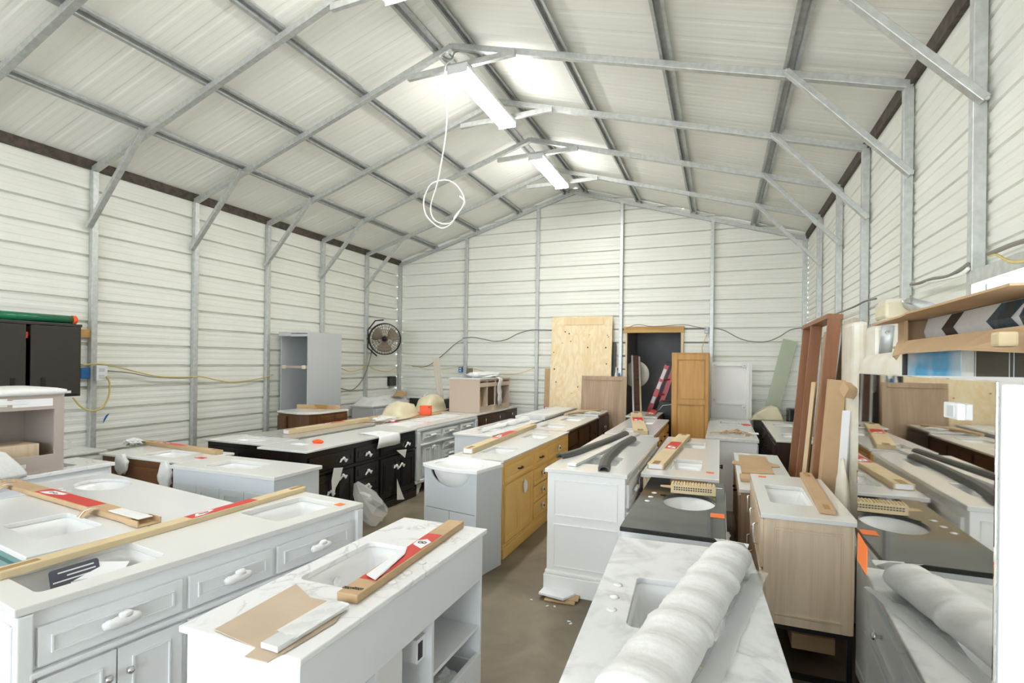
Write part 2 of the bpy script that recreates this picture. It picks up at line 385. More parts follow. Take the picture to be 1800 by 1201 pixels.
# ------------------------------------------------------------------ strip lights
def strip_light(label, x, y0, y1, z):
    r = root('ceiling_light', label, 'ceiling light', (x, (y0+y1)/2, z), 0, 'strip lights under the ridge')
    L = (y1-y0)/2
    bm = nb(); bx(bm, -.108, .108, -L+.004, L-.004, .019, .06, .004); bx(bm, -.112, .112, -L-.012, -L, -.03, .058, .004); bx(bm, -.112, .112, L, L+.012, -.03, .058, .004); obj('light_housing', bm, 'white', r)
    bm = nb(); loft(bm, [[Vector((a, y, b)) for a, b in ((-.105, .018), (-.108, .0), (-.09, -.02), (-.05, -.028), (.05, -.028), (.09, -.02), (.108, .0), (.105, .018))] for y in (-L, L)], 0, True, True)
    obj('diffuser', bm, 'lamp', r)
    return r
strip_light('long white strip light under the ridge, beside the dangling cord', -2.49, 4.70, 6.02, 4.64)
strip_light('long white strip light under the ridge, nearest the gable wall', -2.49, 7.10, 8.42, 4.64)
strip_light('white strip light cut off by the top edge of the photo', -2.47, 2.30, 3.60, 4.64)

def cable(name, label, cat, pts, r, m, group=None, n=6):
    # smooth the way-points with a Catmull-Rom spline
    P = [Vector(p) for p in pts]; out = []
    for i in range(len(P)-1):
        a, b, c, d = P[max(i-1, 0)], P[i], P[i+1], P[min(i+2, len(P)-1)]
        for s in range(8):
            t = s/8; out.append(.5*((2*b)+(c-a)*t+(2*a-5*b+4*c-d)*t*t+(3*b-a-3*c+d)*t**3))
    out.append(P[-1]); bm = nb(); tube(bm, out, r, n)
    return tag(obj(name, bm, m, None, True), label, cat, group)
cy = 4.80
cable('power_cord', 'white power cord dangling in a loose coil from the ceiling light', 'cord',
      [ony(u, v, cy+dy) for u, v, dy in [(800, 100, .06), (792, 108, 0), (783, 118, -.02), (782, 150, -.02), (785, 200, 0), (783, 240, 0), (775, 290, 0), (768, 325, 0), (757, 365, 0), (765, 388, 0), (790, 393, .01), (808, 372, .01), (816, 352, .01), (806, 330, .01), (790, 318, .01), (772, 318, .01), (756, 326, .01), (745, 352, .015), (750, 380, .015), (775, 401, .015), (795, 392, .02), (800, 380, .02), (817, 358, .02), (808, 345, .02)]], .007, 'cordwhite')
cable('power_cord', 'grey cord looped over the collar tie above the middle strip light', 'cord', [ony(u, v, 4.86) for u, v in [(720, 20), (752, 60), (775, 95), (792, 104), (800, 92), (815, 90), (840, 97)]], .009, 'cordgrey')
# ------------------------------------------------------------------ vanity kit
def handle(kind, parent, x, z, y):
    if kind == 'foambar':
        bm = nb(); tube(bm, [(x-.055, y-.028, z), (x+.055, y-.028, z)], .006, 8)
        for s in (-.045, .045): tube(bm, [(x+s, y, z), (x+s, y-.028, z)], .005, 6)
        h = obj('bar_handle', bm, 'chrome', parent, True)
        bm = nb(); tube(bm, [(x-.062+.0155*i, y-.03, z+.002*math.sin(i*2)) for i in range(9)], [.013, .019, .02, .022, .021, .022, .02, .019, .014], 10)
        crumple(bm, (x+.012, y-.032, z+.022), (.05, .03, .03), int(x*100)+3, .3, 2); obj('foam_wrap', bm, 'foam', h, True)
    elif kind == 'foamshort':
        bm = nb(); tube(bm, [(x-.06, y-.02, z), (x+.06, y-.02, z)], .007, 8); h = obj('bar_handle', bm, 'chrome', parent, True)
        bm = nb(); tube(bm, [(x-.062+.0155*i, y-.02, z) for i in range(9)], .016, 8); obj('foam_wrap', bm, 'foam', h, True)
    elif kind == 'bow':
        bm = nb(); lathe(bm, [(.006, 0), (.006, .015), (.014, .02), (.014, .028), (.005, .032)], 10, Matrix.Translation((x, y, z)) @ Matrix.Rotation(rad(90), 4, 'X')); h = obj('knob', bm, 'chrome', parent, True)
        bm = nb(); q = R.uniform(-.4, .4)
        crumple(bm, (x, y-.02, z), (.035, .03, .035), int(z*100), .2, 2)
        for s in (-1, 1):
            a = q+(-.5 if s < 0 else 3.6)
            e = Vector((x+.05*math.cos(a), y-.022, z+.05*math.sin(a)))
            loft(bm, [[Vector((x, y-.02, z))+Vector((dx*.006, dy*.006, 0)) for dx, dy in ((1, 1), (-1, 1), (-1, -1), (1, -1))], [e+Vector((dx*.018*abs(math.sin(a))+dx*.004, dy*.008, dx*.018*abs(math.cos(a)))) for dx, dy in ((1, 1), (-1, 1), (-1, -1), (1, -1))]], 0, True, True)
        obj('foam_wrap', bm, 'foam', h)
    elif kind == 'flower':
        bm = nb(); lathe(bm, [(.006, 0), (.006, .015), (.013, .02), (.011, .03)], 10, Matrix.Translation((x, y, z)) @ Matrix.Rotation(rad(90), 4, 'X')); h = obj('knob', bm, 'bronze', parent, True)
        bm = nb()
        for k in range(5):
            a = k*1.257+.3; crumple(bm, (x+.022*math.cos(a), y-.018, z+.022*math.sin(a)), (.028, .02, .028), k+2, .25, 1)
        obj('plastic_wrap', bm, 'foam', h, True)
    elif kind == 'pull':
        bm = nb(); tube(bm, [(x-.045, y, z), (x-.04, y-.022, z), (x-.02, y-.028, z), (x+.02, y-.028, z), (x+.04, y-.022, z), (x+.045, y, z)], .008, 8); obj('pull_handle', bm, 'bronze', parent, True)
    elif kind == 'vpull':
        bm = nb(); tube(bm, [(x, y, z-.06), (x, y-.025, z-.055), (x, y-.025, z+.055), (x, y, z+.06)], .005, 8); obj('pull_handle', bm, 'chrome', parent, True)
    elif kind == 'bagknob':
        bm = nb(); lathe(bm, [(.006, 0), (.006, .015), (.014, .02), (.011, .03)], 10, Matrix.Translation((x, y, z)) @ Matrix.Rotation(rad(90), 4, 'X')); h = obj('knob', bm, 'bronze', parent, True)
        bm = nb(); tube(bm, [(x, y-.02, z+.03), (x, y-.022, z), (x+.004, y-.024, z-.05), (x, y-.02, z-.10)], [.006, .022, .026, .012], 8); obj('plastic_wrap', bm, 'foggy', h, True)
    elif kind == 'knob':
        bm = nb(); lathe(bm, [(.006, 0), (.006, .014), (.014, .02), (.013, .028), (.004, .032)], 12, Matrix.Translation((x, y, z)) @ Matrix.Rotation(rad(90), 4, 'X')); obj('knob', bm, 'bronze', parent, True)
    elif kind == 'wknob':
        bm = nb(); lathe(bm, [(.006, 0), (.006, .014), (.015, .02), (.013, .03), (.004, .034)], 12, Matrix.Translation((x, y, z)) @ Matrix.Rotation(rad(90), 4, 'X')); obj('knob', bm, 'chrome', parent, True)
def front(parent, kind, x0, x1, z0, z1, y, style, hd, m, hx=.5, hz=.5):
    bm = nb(); t = .018; g = .003
    x0 += g; x1 -= g; z0 += g; z1 -= g; w, h = x1-x0, z1-z0; f = min(.05, w*.2, h*.26)
    if style == 'shaker':
        bx(bm, x0, x1, y-t*.5, y, z0, z1)
        for a in ((x0, x0+f, z0, z1), (x1-f, x1, z0, z1), (x0+f, x1-f, z0, z0+f), (x0+f, x1-f, z1-f, z1)): bx(bm, a[0], a[1], y-t, y-t*.5, a[2], a[3], .0015)
        yy = y-t*.5
    elif style in ('bead', 'raised'):
        bx(bm, x0, x1, y-t, y, z0, z1, .0025); r = .008 if style == 'bead' else .012
        for a in ((x0+f, x0+f+r, z0+f, z1-f), (x1-f-r, x1-f, z0+f, z1-f), (x0+f, x1-f, z0+f, z0+f+r), (x0+f, x1-f, z1-f-r, z1-f)): bx(bm, a[0], a[1], y-t-.007, y-t+.002, a[2], a[3], .002)
        if style == 'raised': bx(bm, x0+f+.028, x1-f-.028, y-t-.006, y-t+.001, z0+f+.028, z1-f-.028, .004) if (w > 2*f+.08 and h > 2*f+.08) else None
        yy = y-t
    else:
        bx(bm, x0, x1, y-t, y, z0, z1, .002); yy = y-t
    o = obj(kind, bm, m, parent)
    if hd: handle(hd, o, x0+w*hx, z0+h*hz, yy)
    return o
FACE = {'S': 0., 'E': 90., 'N': 180., 'W': -90.}
def vanity(name, label, rect, face, z, body, top, items=(), sinks=(), over=.018, th=.022, base=.09, plinth='toe', side=None, extra=0., group='bathroom vanities standing in rows', fm=None, cat='vanity cabinet', backsplash=False, faucet=None):
    x0, x1, y0, y1 = rect; cx, cy = (x0+x1)/2, (y0+y1)/2
    rz = rad(FACE[face]+extra)
    r = root(name, label, cat, (cx, cy, 0), rz, group)
    w, d = (x1-x0, y1-y0) if face in 'SN' else (y1-y0, x1-x0)
    ba = rad(FACE[face]); inv = Matrix.Rotation(-ba, 2)
    def L(px, py): v = inv @ Vector((px-cx, py-cy)); return v.x, v.y
    bw, bd = w-2*over, d-2*over; X0, X1, Y0, Y1 = -bw/2, bw/2, -bd/2, bd/2; zt = z-th
    # countertop with basin cut-outs
    holes = []; bas = []
    for s in sinks:
        shape, (sx0, sx1, sy0, sy1) = s[0], s[1]; c = L((sx0+sx1)/2, (sy0+sy1)/2)
        lx, ly = (sx1-sx0, sy1-sy0) if face in 'SN' else (sy1-sy0, sx1-sx0)
        holes.append(ell(c[0], c[1], lx, ly) if shape == 'oval' else rrect(c[0], c[1], lx, ly, .03)); bas.append((shape, c[0], c[1], lx, ly, s[2] if len(s) > 2 else .15))
    fh = []
    if faucet:
        for fx, fy in faucet:
            c = L(fx, fy); fh.append(c)
    bm = nb(); slab(bm, [(-w/2, -d/2), (w/2, -d/2), (w/2, d/2), (-w/2, d/2)], holes, zt, z)
    ct = obj('countertop', bm, top, r, bevel=.004)
    for c in fh:
        b2 = nb(); lathe(b2, [(.017, 0), (.017, .003), (.008, .005)], 14, Matrix.Translation((c[0], c[1], z))); obj('faucet_hole_cap', b2, 'foam', ct, True)
    if backsplash:
        bm = nb(); bx(bm, -w/2, w/2, d/2-.018, d/2, z, z+.09, .003); obj('backsplash', bm, top, r)
    for shape, bx_, by_, lx, ly, dep in bas:
        if dep > 0:
            bm = nb(); basin(bm, shape, bx_, by_, lx, ly, zt, dep); b = obj('sink_basin', bm, 'cer', r, True)
            b2 = nb(); lathe(b2, [(.024, 0), (.024, .004), (.012, .006)], 16, Matrix.Translation((bx_, by_, zt-dep*(1.03 if shape != 'oval' else 1.)))); obj('drain', b2, 'chrome', b, True)
    # carcass without a lid, so the basins hang free inside
    bm = nb(); t = .018
    bx(bm, X0, X0+t, Y0, Y1, base, zt); bx(bm, X1-t, X1, Y0, Y1, base, zt); bx(bm, X0+t, X1-t, Y1-t, Y1-.0015, base+.001, zt)
    bx(bm, X0+t, X1-t, Y0+.0015, Y0+t, base+.001, zt); bx(bm, X0+t, X1-t, Y0+t, Y1-t, base+.002, base+t)
    if side:
        for xs, sg in ((X0, -1), (X1, 1)):
            xa, xb = (xs-.007, xs) if sg < 0 else (xs, xs+.007); f = .05
            if side == 'two':
                zm = base+(zt-base)*.54
                segs = [(base+.06, zm-.03), (zm+.03, zt-.05)]
            else: segs = [(base+.05, zt-.05)]
            for a, b in segs:
                for q in ((Y0+f, Y0+f+.01, a, b), (Y1-f-.01, Y1-f, a, b), (Y0+f, Y1-f, a, a+.01), (Y0+f, Y1-f, b-.01, b)): bx(bm, xa, xb, q[0], q[1], q[2], q[3])
    obj('cabinet_body', bm, body, r, bevel=.002)
    if plinth == 'toe':
        bm = nb(); bx(bm, X0+.01, X1-.01, Y0+.05, Y1-.01, 0, base); obj('toe_kick', bm, body, r)
    elif plinth == 'base':
        bm = nb(); bx(bm, X0-.02, X1+.02, Y0-.02, Y1+.02, 0, base, .006); bx(bm, X0-.012, X1+.012, Y0-.012, Y1+.012, base, base+.03, .01); obj('plinth', bm, body, r)
    elif plinth == 'legs':
        for sx in (X0+.03, X1-.03):
            for sy in (Y0+.03, Y1-.03):
                bm = nb(); loft(bm, [[Vector((sx+a*.03, sy+b*.03, base)) for a, b in ((1, 1), (-1, 1), (-1, -1), (1, -1))], [Vector((sx+a*.02, sy+b*.02, 0)) for a, b in ((1, 1), (-1, 1), (-1, -1), (1, -1))]], 0, True, True); obj('leg', bm, body, r)
    elif plinth == 'metal':
        bm = nb()
        for sx in (X0+.015, X1-.015):
            for sy in (Y0+.015, Y1-.015): bx(bm, sx-.012, sx+.012, sy-.012, sy+.012, 0, base)
        for sx in (X0+.015, X1-.015): bx(bm, sx-.012, sx+.012, Y0+.02, Y1-.02, base-.025, base); bx(bm, sx-.012, sx+.012, Y0+.02, Y1-.02, .05, .075)
        for sy in (Y0+.015, Y1-.015): bx(bm, X0+.02, X1-.02, sy-.012, sy+.012, base-.025, base)
        obj('metal_base', bm, 'blackmetal', r)
    elif plinth == 'bracket':
        for sx, sg in ((X0-.012, 1), (X1+.012, -1)):
            for sy, sf in ((Y0-.012, 1), (Y1+.012, -1)):
                bm = nb(); poly = [(0, 0), (.09, 0), (.10, .05), (.14, .09), (.16, base+.03), (0, base+.03)]
                mt = Matrix(((sg, 0, 0, sx), (0, 0, sf, sy), (0, 1, 0, 0), (0, 0, 0, 1))); prism(bm, poly, 0, .03, mt)
                mt = Matrix(((0, 0, sg, sx), (sf, 0, 0, sy), (0, 1, 0, 0), (0, 0, 0, 1))); prism(bm, poly, 0, .03, mt)
                obj('bracket_foot', bm, body, r)
    hb = zt-base
    for it in items:
        kind, u0, u1, v0, v1, style, hd = it[:7]; hx, hz = it[7:9] if len(it) > 7 else (.5, .5)
        front(r, kind, X0+u0*bw, X0+u1*bw, base+v0*hb, base+v1*hb, Y0, style, hd, fm or body, hx, hz)
    r['zt'] = 0; del r['zt']
    return r
DR, DO = 'drawer', 'door'

def label_plate(parent, bm_m, name, m): return obj(name, bm_m, m, parent)
def carton(name, label, a, b, w, h, z, m='card', lab=None, cat='cardboard box', white_end=False, tape=True, group=None, patch=True):
    # long box lying from a to b (x, y of its centre line); lab = (start, end) share of the red label
    a, b = Vector((a[0], a[1])), Vector((b[0], b[1])); L = (b-a).length; ang = math.atan2(b.y-a.y, b.x-a.x)
    r = root(name, label, cat, ((a.x+b.x)/2, (a.y+b.y)/2, z), ang, group)
    bm = nb(); bx(bm, -L/2, L/2, -w/2, w/2, 0, h, .004); body = obj('box_body', bm, m, r)
    if lab:
        x0, x1 = -L/2+lab[0]*L, -L/2+lab[1]*L; hw = w*.42
        bm = nb(); bx(bm, x0, x1, -hw, hw, h, h+.0012); lb = obj('shipping_label', bm, 'red', r, label='red printed label')
        if patch:
            bm = nb(); p = .16*(x1-x0); q = Vector((x0+p*1.3, 0, h+.0014))
            poly = [(-p, -hw*.75), (-p*.2, -hw*.75), (p, hw*.2), (p*.9, hw*.75), (-p*.5, hw*.6)]
            prism(bm, poly, 0, .0008, Matrix.Translation(q)); lp = obj('label_patch', bm, 'paper', lb)
            bm = nb()
            for s in (-1, 1): tube(bm, [q+Vector((s*p*.22+p*.2*math.cos(k*.7), hw*.2*math.sin(k*.7), .0014)) for k in range(10)], .0012, 4)
            obj('logo_mark', bm, 'ink', lp)
    if tape:
        bm = nb(); bx(bm, -L/2-.001, -L/2+min(.14, L*.15), -w*.2, w*.2, h, h+.001); obj('packing_tape', bm, 'tape', r)
        bm = nb(); bx(bm, L/2-min(.10, L*.1), L/2+.001, -w*.2, w*.2, h, h+.001); obj('packing_tape', bm, 'tape', r)
    if white_end:
        bm = nb(); bx(bm, -L/2-.003, -L/2, -w*.4, w*.4, h*.12, h*.88); obj('end_label', bm, 'paper', r)
    return r
def leaning(name, label, cat, p0, p1, wdir, w, t, m, group=None, parent=None, z0=True):
    # board from foot p0 to top p1; wdir = horizontal direction of its width
    p0, p1, wd = Vector(p0), Vector(p1), Vector(wdir).normalized(); d = (p1-p0); L = d.length; d.normalize()
    nrm = d.cross(wd).normalized(); wd = nrm.cross(d).normalized()
    mt = Matrix(((wd.x, nrm.x, d.x, p0.x), (wd.y, nrm.y, d.y, p0.y), (wd.z, nrm.z, d.z, p0.z), (0, 0, 0, 1)))
    bm = nb(); bx(bm, -w/2, w/2, -t/2, t/2, 0, L, .003)
    o = obj(name, bm, m, parent); o.matrix_world = mt
    if label: tag(o, label, cat, group)
    return o
def flat_tag(parent_label, u, v, z, sx, sy, rz=0., m='orange', name='price_tag', cat='price tag', group='orange price tags'):
    p = onz(u, v, z); bm = nb(); bx(bm, -sx/2, sx/2, -sy/2, sy/2, 0, .0012); o = obj(name, bm, m); o.location = p; o.rotation_euler = (0, 0, rz)
    return tag(o, parent_label, cat, group)
# ------------------------------------------------------------------ front left: big white double vanity
def rc(cx, cy, lx, ly): return (cx-lx/2, cx+lx/2, cy-ly/2, cy+ly/2)
cx, cyy = -2.361, 1.866
it = []
for a, b, n in ((.028, .343, 2), (.357, .62, 1), (.635, .955, 2)):
    it.append((DR, a, b, .73, .925, 'bead', 'foambar'))
    if n == 2:
        m_ = (a+b)/2; it += [(DO, a, m_, .03, .675, 'bead', 'wknob', .86, .8), (DO, m_, b, .03, .675, 'bead', 'wknob', .14, .8)]
    else: it += [(DR, a, b, .03+.215*i, .245+.215*i, 'bead', 'foambar') for i in range(3)]
big = vanity('double_vanity', 'large white double-basin vanity with beaded drawers and a dark brochure in its basin', rc(cx, cyy, .535, 1.602), 'E', .86, 'white', 'quartz', it,
       [('rect', rc(cx, cyy-.485, .33, .44), .15), ('rect', rc(cx, cyy+.50, .33, .42), .15)], extra=-7.63, th=.03, side='one', plinth='legs')
bm = nb(); bx(bm, -.76, .76, -.275, -.245, .60, .622, .006); obj('rail_moulding', bm, 'white', big)
for xx in (-.772, .772):
    bm = nb(); bx(bm, xx-.022, xx+.022, -.272, -.245, .05, .828, .005); obj('corner_pilaster', bm, 'white', big)
carton('packing_carton', 'long cardboard box with red label along back edge of the large white double vanity', onz(-10, 1012, .875), onz(531, 859, .875), .075, .03, .861, 'card2', (.50, .76))
def card_sheet(name, label, cat, pts, t, m, thick=.0015):
    pass
# brochure and leaflets lying in its near basin
rr = root('brochure', 'dark slate brochure with white lines of print, standing in the near basin', 'brochure', onz(140, 1010, .75), rad(75))
A, B = onz(84, 1006, .845), onz(172, 980, .845); rr.location = (0, 0, 0); rr.rotation_euler = (0, 0, 0)
ex = (B-A).normalized(); ey = (Vector((-.30, .05, 1))).normalized(); ez = ex.cross(ey).normalized(); ey = ez.cross(ex); o0 = (A+B)/2-ey*.055
mt = Matrix(((ex.x, ey.x, ez.x, o0.x), (ex.y, ey.y, ez.y, o0.y), (ex.z, ey.z, ez.z, o0.z), (0, 0, 0, 1)))
bm = nb(); prism(bm, rrect(0, 0, (B-A).length, .11, .012), 0, .003, mt); bc = obj('cover', bm, 'slate', rr)
bm = nb()
for j, (a, b) in enumerate(((-.06, .07), (-.03, .075), (-.08, .05), (-.02, .07), (-.07, .02))): bx(bm, a, b, .035-.017*j, .040-.017*j, .003, .0036, mtx=mt)
obj('print_lines', bm, 'paper', bc)
for lab, u, v, s, m, a in (('folded white leaflet beside the dark brochure in the near basin', 178, 1000, .10, 'paper', .5), ('small red leaflet lying in the near basin of the white double vanity', 196, 996, .045, 'red', .2)):
    p = onz(u, v, .80 if m == 'paper' else .77); bm = nb(); prism(bm, [(-s, -s*.4), (s*.7, -s*.5), (s, s*.1), (-s*.2, s*.5)], 0, .002, Matrix.Rotation(rad(25), 4, 'X')); o = obj('leaflet', bm, m); o.location = p; o.rotation_euler = (0, 0, a+.6); tag(o, lab, 'leaflet')
flat_tag('orange price tag on the far corner of the large white double vanity', 597, 887, .861, .05, .05, rad(-10))

# teal vanity and its oval-basin neighbour behind it
tc = (-3.347, 1.664)
vanity('vanity', 'teal vanity with white top and rectangular basin, left of the big white vanity', rc(tc[0], tc[1], 1.3, .49), 'S', .86, 'teal', 'quartz2', [(DR, .03, .48, .72, .95, 'shaker', 'knob'), (DR, .52, .97, .72, .95, 'shaker', 'knob'), (DO, .03, .48, .03, .69, 'shaker', 'knob', .85, .85), (DO, .52, .97, .03, .69, 'shaker', 'knob', .15, .85)],
       [('rect', rc(tc[0]+.21, tc[1], .42, .27), .14)], extra=-8.4, th=.025)
oc = (-3.432, 2.177)
vanity('vanity', 'white-topped vanity with an oval basin, between teal vanity and brown vanity', rc(oc[0], oc[1], 1.62, .488), 'S', .86, 'white', 'quartz2', [(DO, .02, .5, .03, .96, 'shaker', 'knob', .9, .8), (DO, .5, .98, .03, .96, 'shaker', 'knob', .1, .8)],
       [('oval', rc(oc[0]-.44, oc[1]+.05, .42, .29), .14)], extra=-8.4, th=.022, faucet=[(oc[0]-.5, oc[1]-.16), (oc[0]-.44, oc[1]-.17), (oc[0]-.38, oc[1]-.16)])
r = carton('packing_carton', 'torn cardboard box with red label crossing the teal and oval-basin vanities', onz(8, 846, .88), onz(245, 912, .88), .10, .028, .862, 'card', (.34, .74))
for u in (.15, .80):   # hanging cardboard ears with white bands
    L = (onz(245, 912, .88)-onz(8, 846, .88)).length; x = -L/2+u*L
    bm = nb(); loft(bm, [[Vector((x-.035, y, z)), Vector((x+.035, y, z)), Vector((x+.035, y+.003, z+.003)), Vector((x-.035, y+.003, z+.003))] for y, z in ((-.05, .03), (-.075, .036), (-.10, .03), (-.125, .004))], 0, True, True); f = obj('cardboard_flap', bm, 'card', r)
    bm = nb(); loft(bm, [[Vector((x-.004, y, z)), Vector((x+.004, y, z)), Vector((x+.004, y, z+.003)), Vector((x-.004, y, z+.003))] for y, z in ((-.04, .034), (-.075, .0395), (-.105, .032), (-.128, .004))], 0, True, True); obj('binding_strip', bm, 'paper', f)
bm = nb(); L = (onz(245, 912, .88)-onz(8, 846, .88)).length
bx(bm, L/2-.24, L/2+.06, -.035, .035, .029, .034, .003); obj('foam_liner', bm, 'foam', r)
bm = nb(); bx(bm, L/2-.01, L/2+.10, -.055, .05, 0, .004); bx(bm, L/2-.01, L/2+.10, -.058, -.052, 0, .032); bx(bm, L/2-.01, L/2+.10, .048, .054, 0, .03); obj('torn_end', bm, 'card', r)

# ------------------------------------------------------------------ left wall rows
vanity('vanity', 'long white vanity with marbled top carrying the open beige cabinet, far left', (-5.10, -4.60, 1.25, 2.82), 'E', .86, 'white', 'carrara', [(DR, .04, .32, .7, .93, 'bead', None), (DR, .35, .65, .7, .93, 'bead', None), (DR, .68, .96, .7, .93, 'bead', None), (DO, .04, .5, .04, .66, 'bead', None), (DO, .5, .96, .04, .66, 'bead', None)], [('rect', (-4.95, -4.72, 2.32, 2.62), .12)], th=.03, side='one')
vanity('vanity', 'vanity with pale grey stone top against left wall below the yellow cable loop', (-6.2, -5.28, 2.55, 3.17), 'E', .86, 'palegrey', 'palegrey', [(DO, .04, .5, .04, .95, 'flat', None), (DO, .5, .96, .04, .95, 'flat', None)], th=.02)
bm = nb(); bx(bm, -5.75, -5.60, 2.95, 3.05, .861, .935, .005); tag(obj('small_box', bm, 'palegrey'), 'small grey box on the pale stone top near the left wall', 'box')
vanity('vanity', 'brown vanity with white top carrying a small red-labelled box, plastic bags on its knobs', (-5.15, -4.11, 3.02, 3.54), 'S', .86, 'brown', 'quartz', [(DR, .03, .97, .74, .93, 'raised', None), (DO, .03, .5, .03, .70, 'raised', 'bagknob', .9, .8), (DO, .5, .97, .03, .70, 'raised', 'bagknob', .1, .8)], [('rect', (-4.75, -4.35, 3.14, 3.42), .13)], th=.02)
carton('packing_carton', 'short cardboard box with red label on the brown vanity near the left wall', onz(256, 779, .87), onz(386, 797, .87), .07, .035, .861, 'card', (.2, .55))
p = onz(237, 778, .87); bm = nb(); crumple(bm, (0, 0, .03), (.16, .12, .07), 3, .5, 3, 0); o = obj('crumpled_paper', bm, 'foam'); o.location = (p.x+.10, 3.42, .861); tag(o, 'crumpled white packing foam at the left end of the short box', 'packing foam')
p = onz(352, 805, .861); bm = nb(); prism(bm, [(-.05, -.02), (.04, -.03), (.06, .02), (-.02, .03)], 0, .002); o = obj('leaflet', bm, 'red'); o.location = (p.x, p.y, .8605); tag(o, 'small red leaflet between the brown and pale blue-grey vanities', 'leaflet')
for lab, u, v in (('cloudy plastic bag hanging at the left knob of the brown vanity', 213, 816), ('cloudy plastic bag hanging at the right end of the brown vanity', 290, 837)):
    p = ony(u, v, 2.965); bm = nb(); crumple(bm, p, (.15, .05, .17 if u < 250 else .22), int(u), .35, 3); tag(obj('plastic_bag', bm, 'foggy', smooth=True), lab, 'plastic bag', 'plastic bags on the brown vanity') 
vanity('vanity', 'pale blue-grey vanity with white top and rectangular basin, right of the brown vanity', (-4.10, -3.0, 2.92, 3.42), 'S', .86, 'coolwhite', 'quartz', [(DO, .03, .27, .03, .86, 'shaker', None), (DO, .27, .5, .03, .86, 'shaker', None), (DO, .5, .74, .03, .86, 'shaker', None), (DO, .74, .97, .03, .86, 'shaker', None)], [('rect', (-3.85, -3.4, 3.03, 3.30), .13)], th=.03)
vanity('vanity', 'small black vanity with white top, left of the long grey stone top', (-5.07, -4.22, 4.0, 4.44), 'S', .86, 'black', 'quartz', [(DO, .03, .5, .03, .95, 'shaker', 'wknob', .9, .8), (DO, .5, .97, .03, .95, 'shaker', 'wknob', .1, .8)], [('rect', (-4.85, -4.45, 4.1, 4.33), .12)], th=.02)
# black vanity with foam-tied knobs
it = []
it += [(DR, .015, .355, .72, .93, 'raised', 'bow', .72, .55), (DR, .37, .585, .72, .93, 'raised', 'bow'), (DR, .605, .975, .72, .93, 'raised', 'bow', .75, .5)]
it += [(DO, .015, .19, .05, .67, 'raised', 'bow', .86, .62), (DO, .19, .355, .05, .67, 'raised', 'bow', .4, .9)]
it += [(DR, .37, .585, .05+.207*i, .257+.207*i, 'raised', 'bow') for i in range(3)]
it += [(DO, .605, .79, .05, .67, 'raised', 'bow', .85, .75), (DO, .79, .975, .05, .67, 'raised', 'bow', .15, .75)]
v7 = vanity('double_vanity', 'long black vanity with white top and white foam tied around its knobs', (-4.19, -3.58, 3.86, 5.79), 'E', .86, 'black', 'quartz', it, th=.02, plinth='base')
bm = nb(); bx(bm, -.93, .93, -.315, -.29, .608, .628, .004); obj('rail_moulding', bm, 'black', v7)
# paper draped over its edge
bm = nb(); rows = []
for i, (dx, z) in enumerate(((-.36, .8625), (-.26, .866), (-.16, .8625), (-.06, .864), (-.005, .8635), (.012, .845), (.018, .79), (.014, .73))):
    rows.append([Vector((-3.565+dx, 5.05-.02*i+.045*j+.02*i*(j > 1), z+.003*math.sin(i+j))) for j in range(8)])
loft(bm, rows, 0, closed=False)
o = obj('paper_sheet', bm, 'paper', smooth=True); so = o.modifiers.new('t', 'SOLIDIFY'); so.thickness = .0015; tag(o, 'white paper sheet draped over the front edge of the black vanity', 'paper sheet')
p = onz(527, 781, .861); bm = nb(); prism(bm, [(-.09, -.04), (.07, -.05), (.1, .03), (-.05, .05)], 0, .003); o = obj('leaflet', bm, 'paper'); o.location = (p.x, p.y, .8605); tag(o, 'white folded leaflet on near end of the black vanity top', 'leaflet')
p = onz(559, 779, .861); bm = nb(); crumple(bm, (0, 0, .015), (.12, .08, .05), 5, .3, 2, 0); o = obj('leaflet', bm, 'orangebox'); o.location = (p.x, p.y, .8605); tag(o, 'small crumpled orange-red card on the black vanity top', 'card')
# loose film on its doors and the bag on the floor
for lab, pts in (('torn foam sheet hanging from the far-left door knob of the black vanity', [(587, 823), (603, 822), (597, 845), (590, 858), (588, 870), (584, 868), (583, 845)]), ('triangle of white film stuck under the right drawer of the black vanity', [(697, 792), (715, 790), (712, 805)]), ('sliver of white film hanging on the right door of the black vanity', [(698, 842), (704, 860), (711, 878), (698, 879)])):
    bm = nb(); vs = [onx(u, v, -3.535) for u, v in pts]; c = [Vector((q.x-.002, q.y, q.z)) for q in vs]
    loft(bm, [vs, c], 0, True, True); tag(obj('foam_scrap', bm, 'foggy'), lab, 'foam scrap')
bm = nb(); b0 = onz(655, 915, 0)
q = [(onx(628, 848, -3.50), .03), (onx(634, 862, -3.47), .10), (onx(642, 878, -3.42), .14), (onx(652, 893, -3.36), .17), (onz(664, 908, .07), .15), (onz(668, 916, .03), .02)]
tube(bm, [a for a, _ in q], [b for _, b in q], 14, 0, .3, .7)
for v in bm.verts: v.co += Vector((noise.noise(v.co*11), noise.noise(v.co*11+Vector((5, 0, 0))), noise.noise(v.co*11+Vector((0, 7, 0)))))*.035; v.co.z = max(.004, v.co.z)
tag(obj('plastic_bag', bm, 'film', smooth=False), 'clear crumpled plastic bag slumped on floor against the black vanity', 'plastic bag')

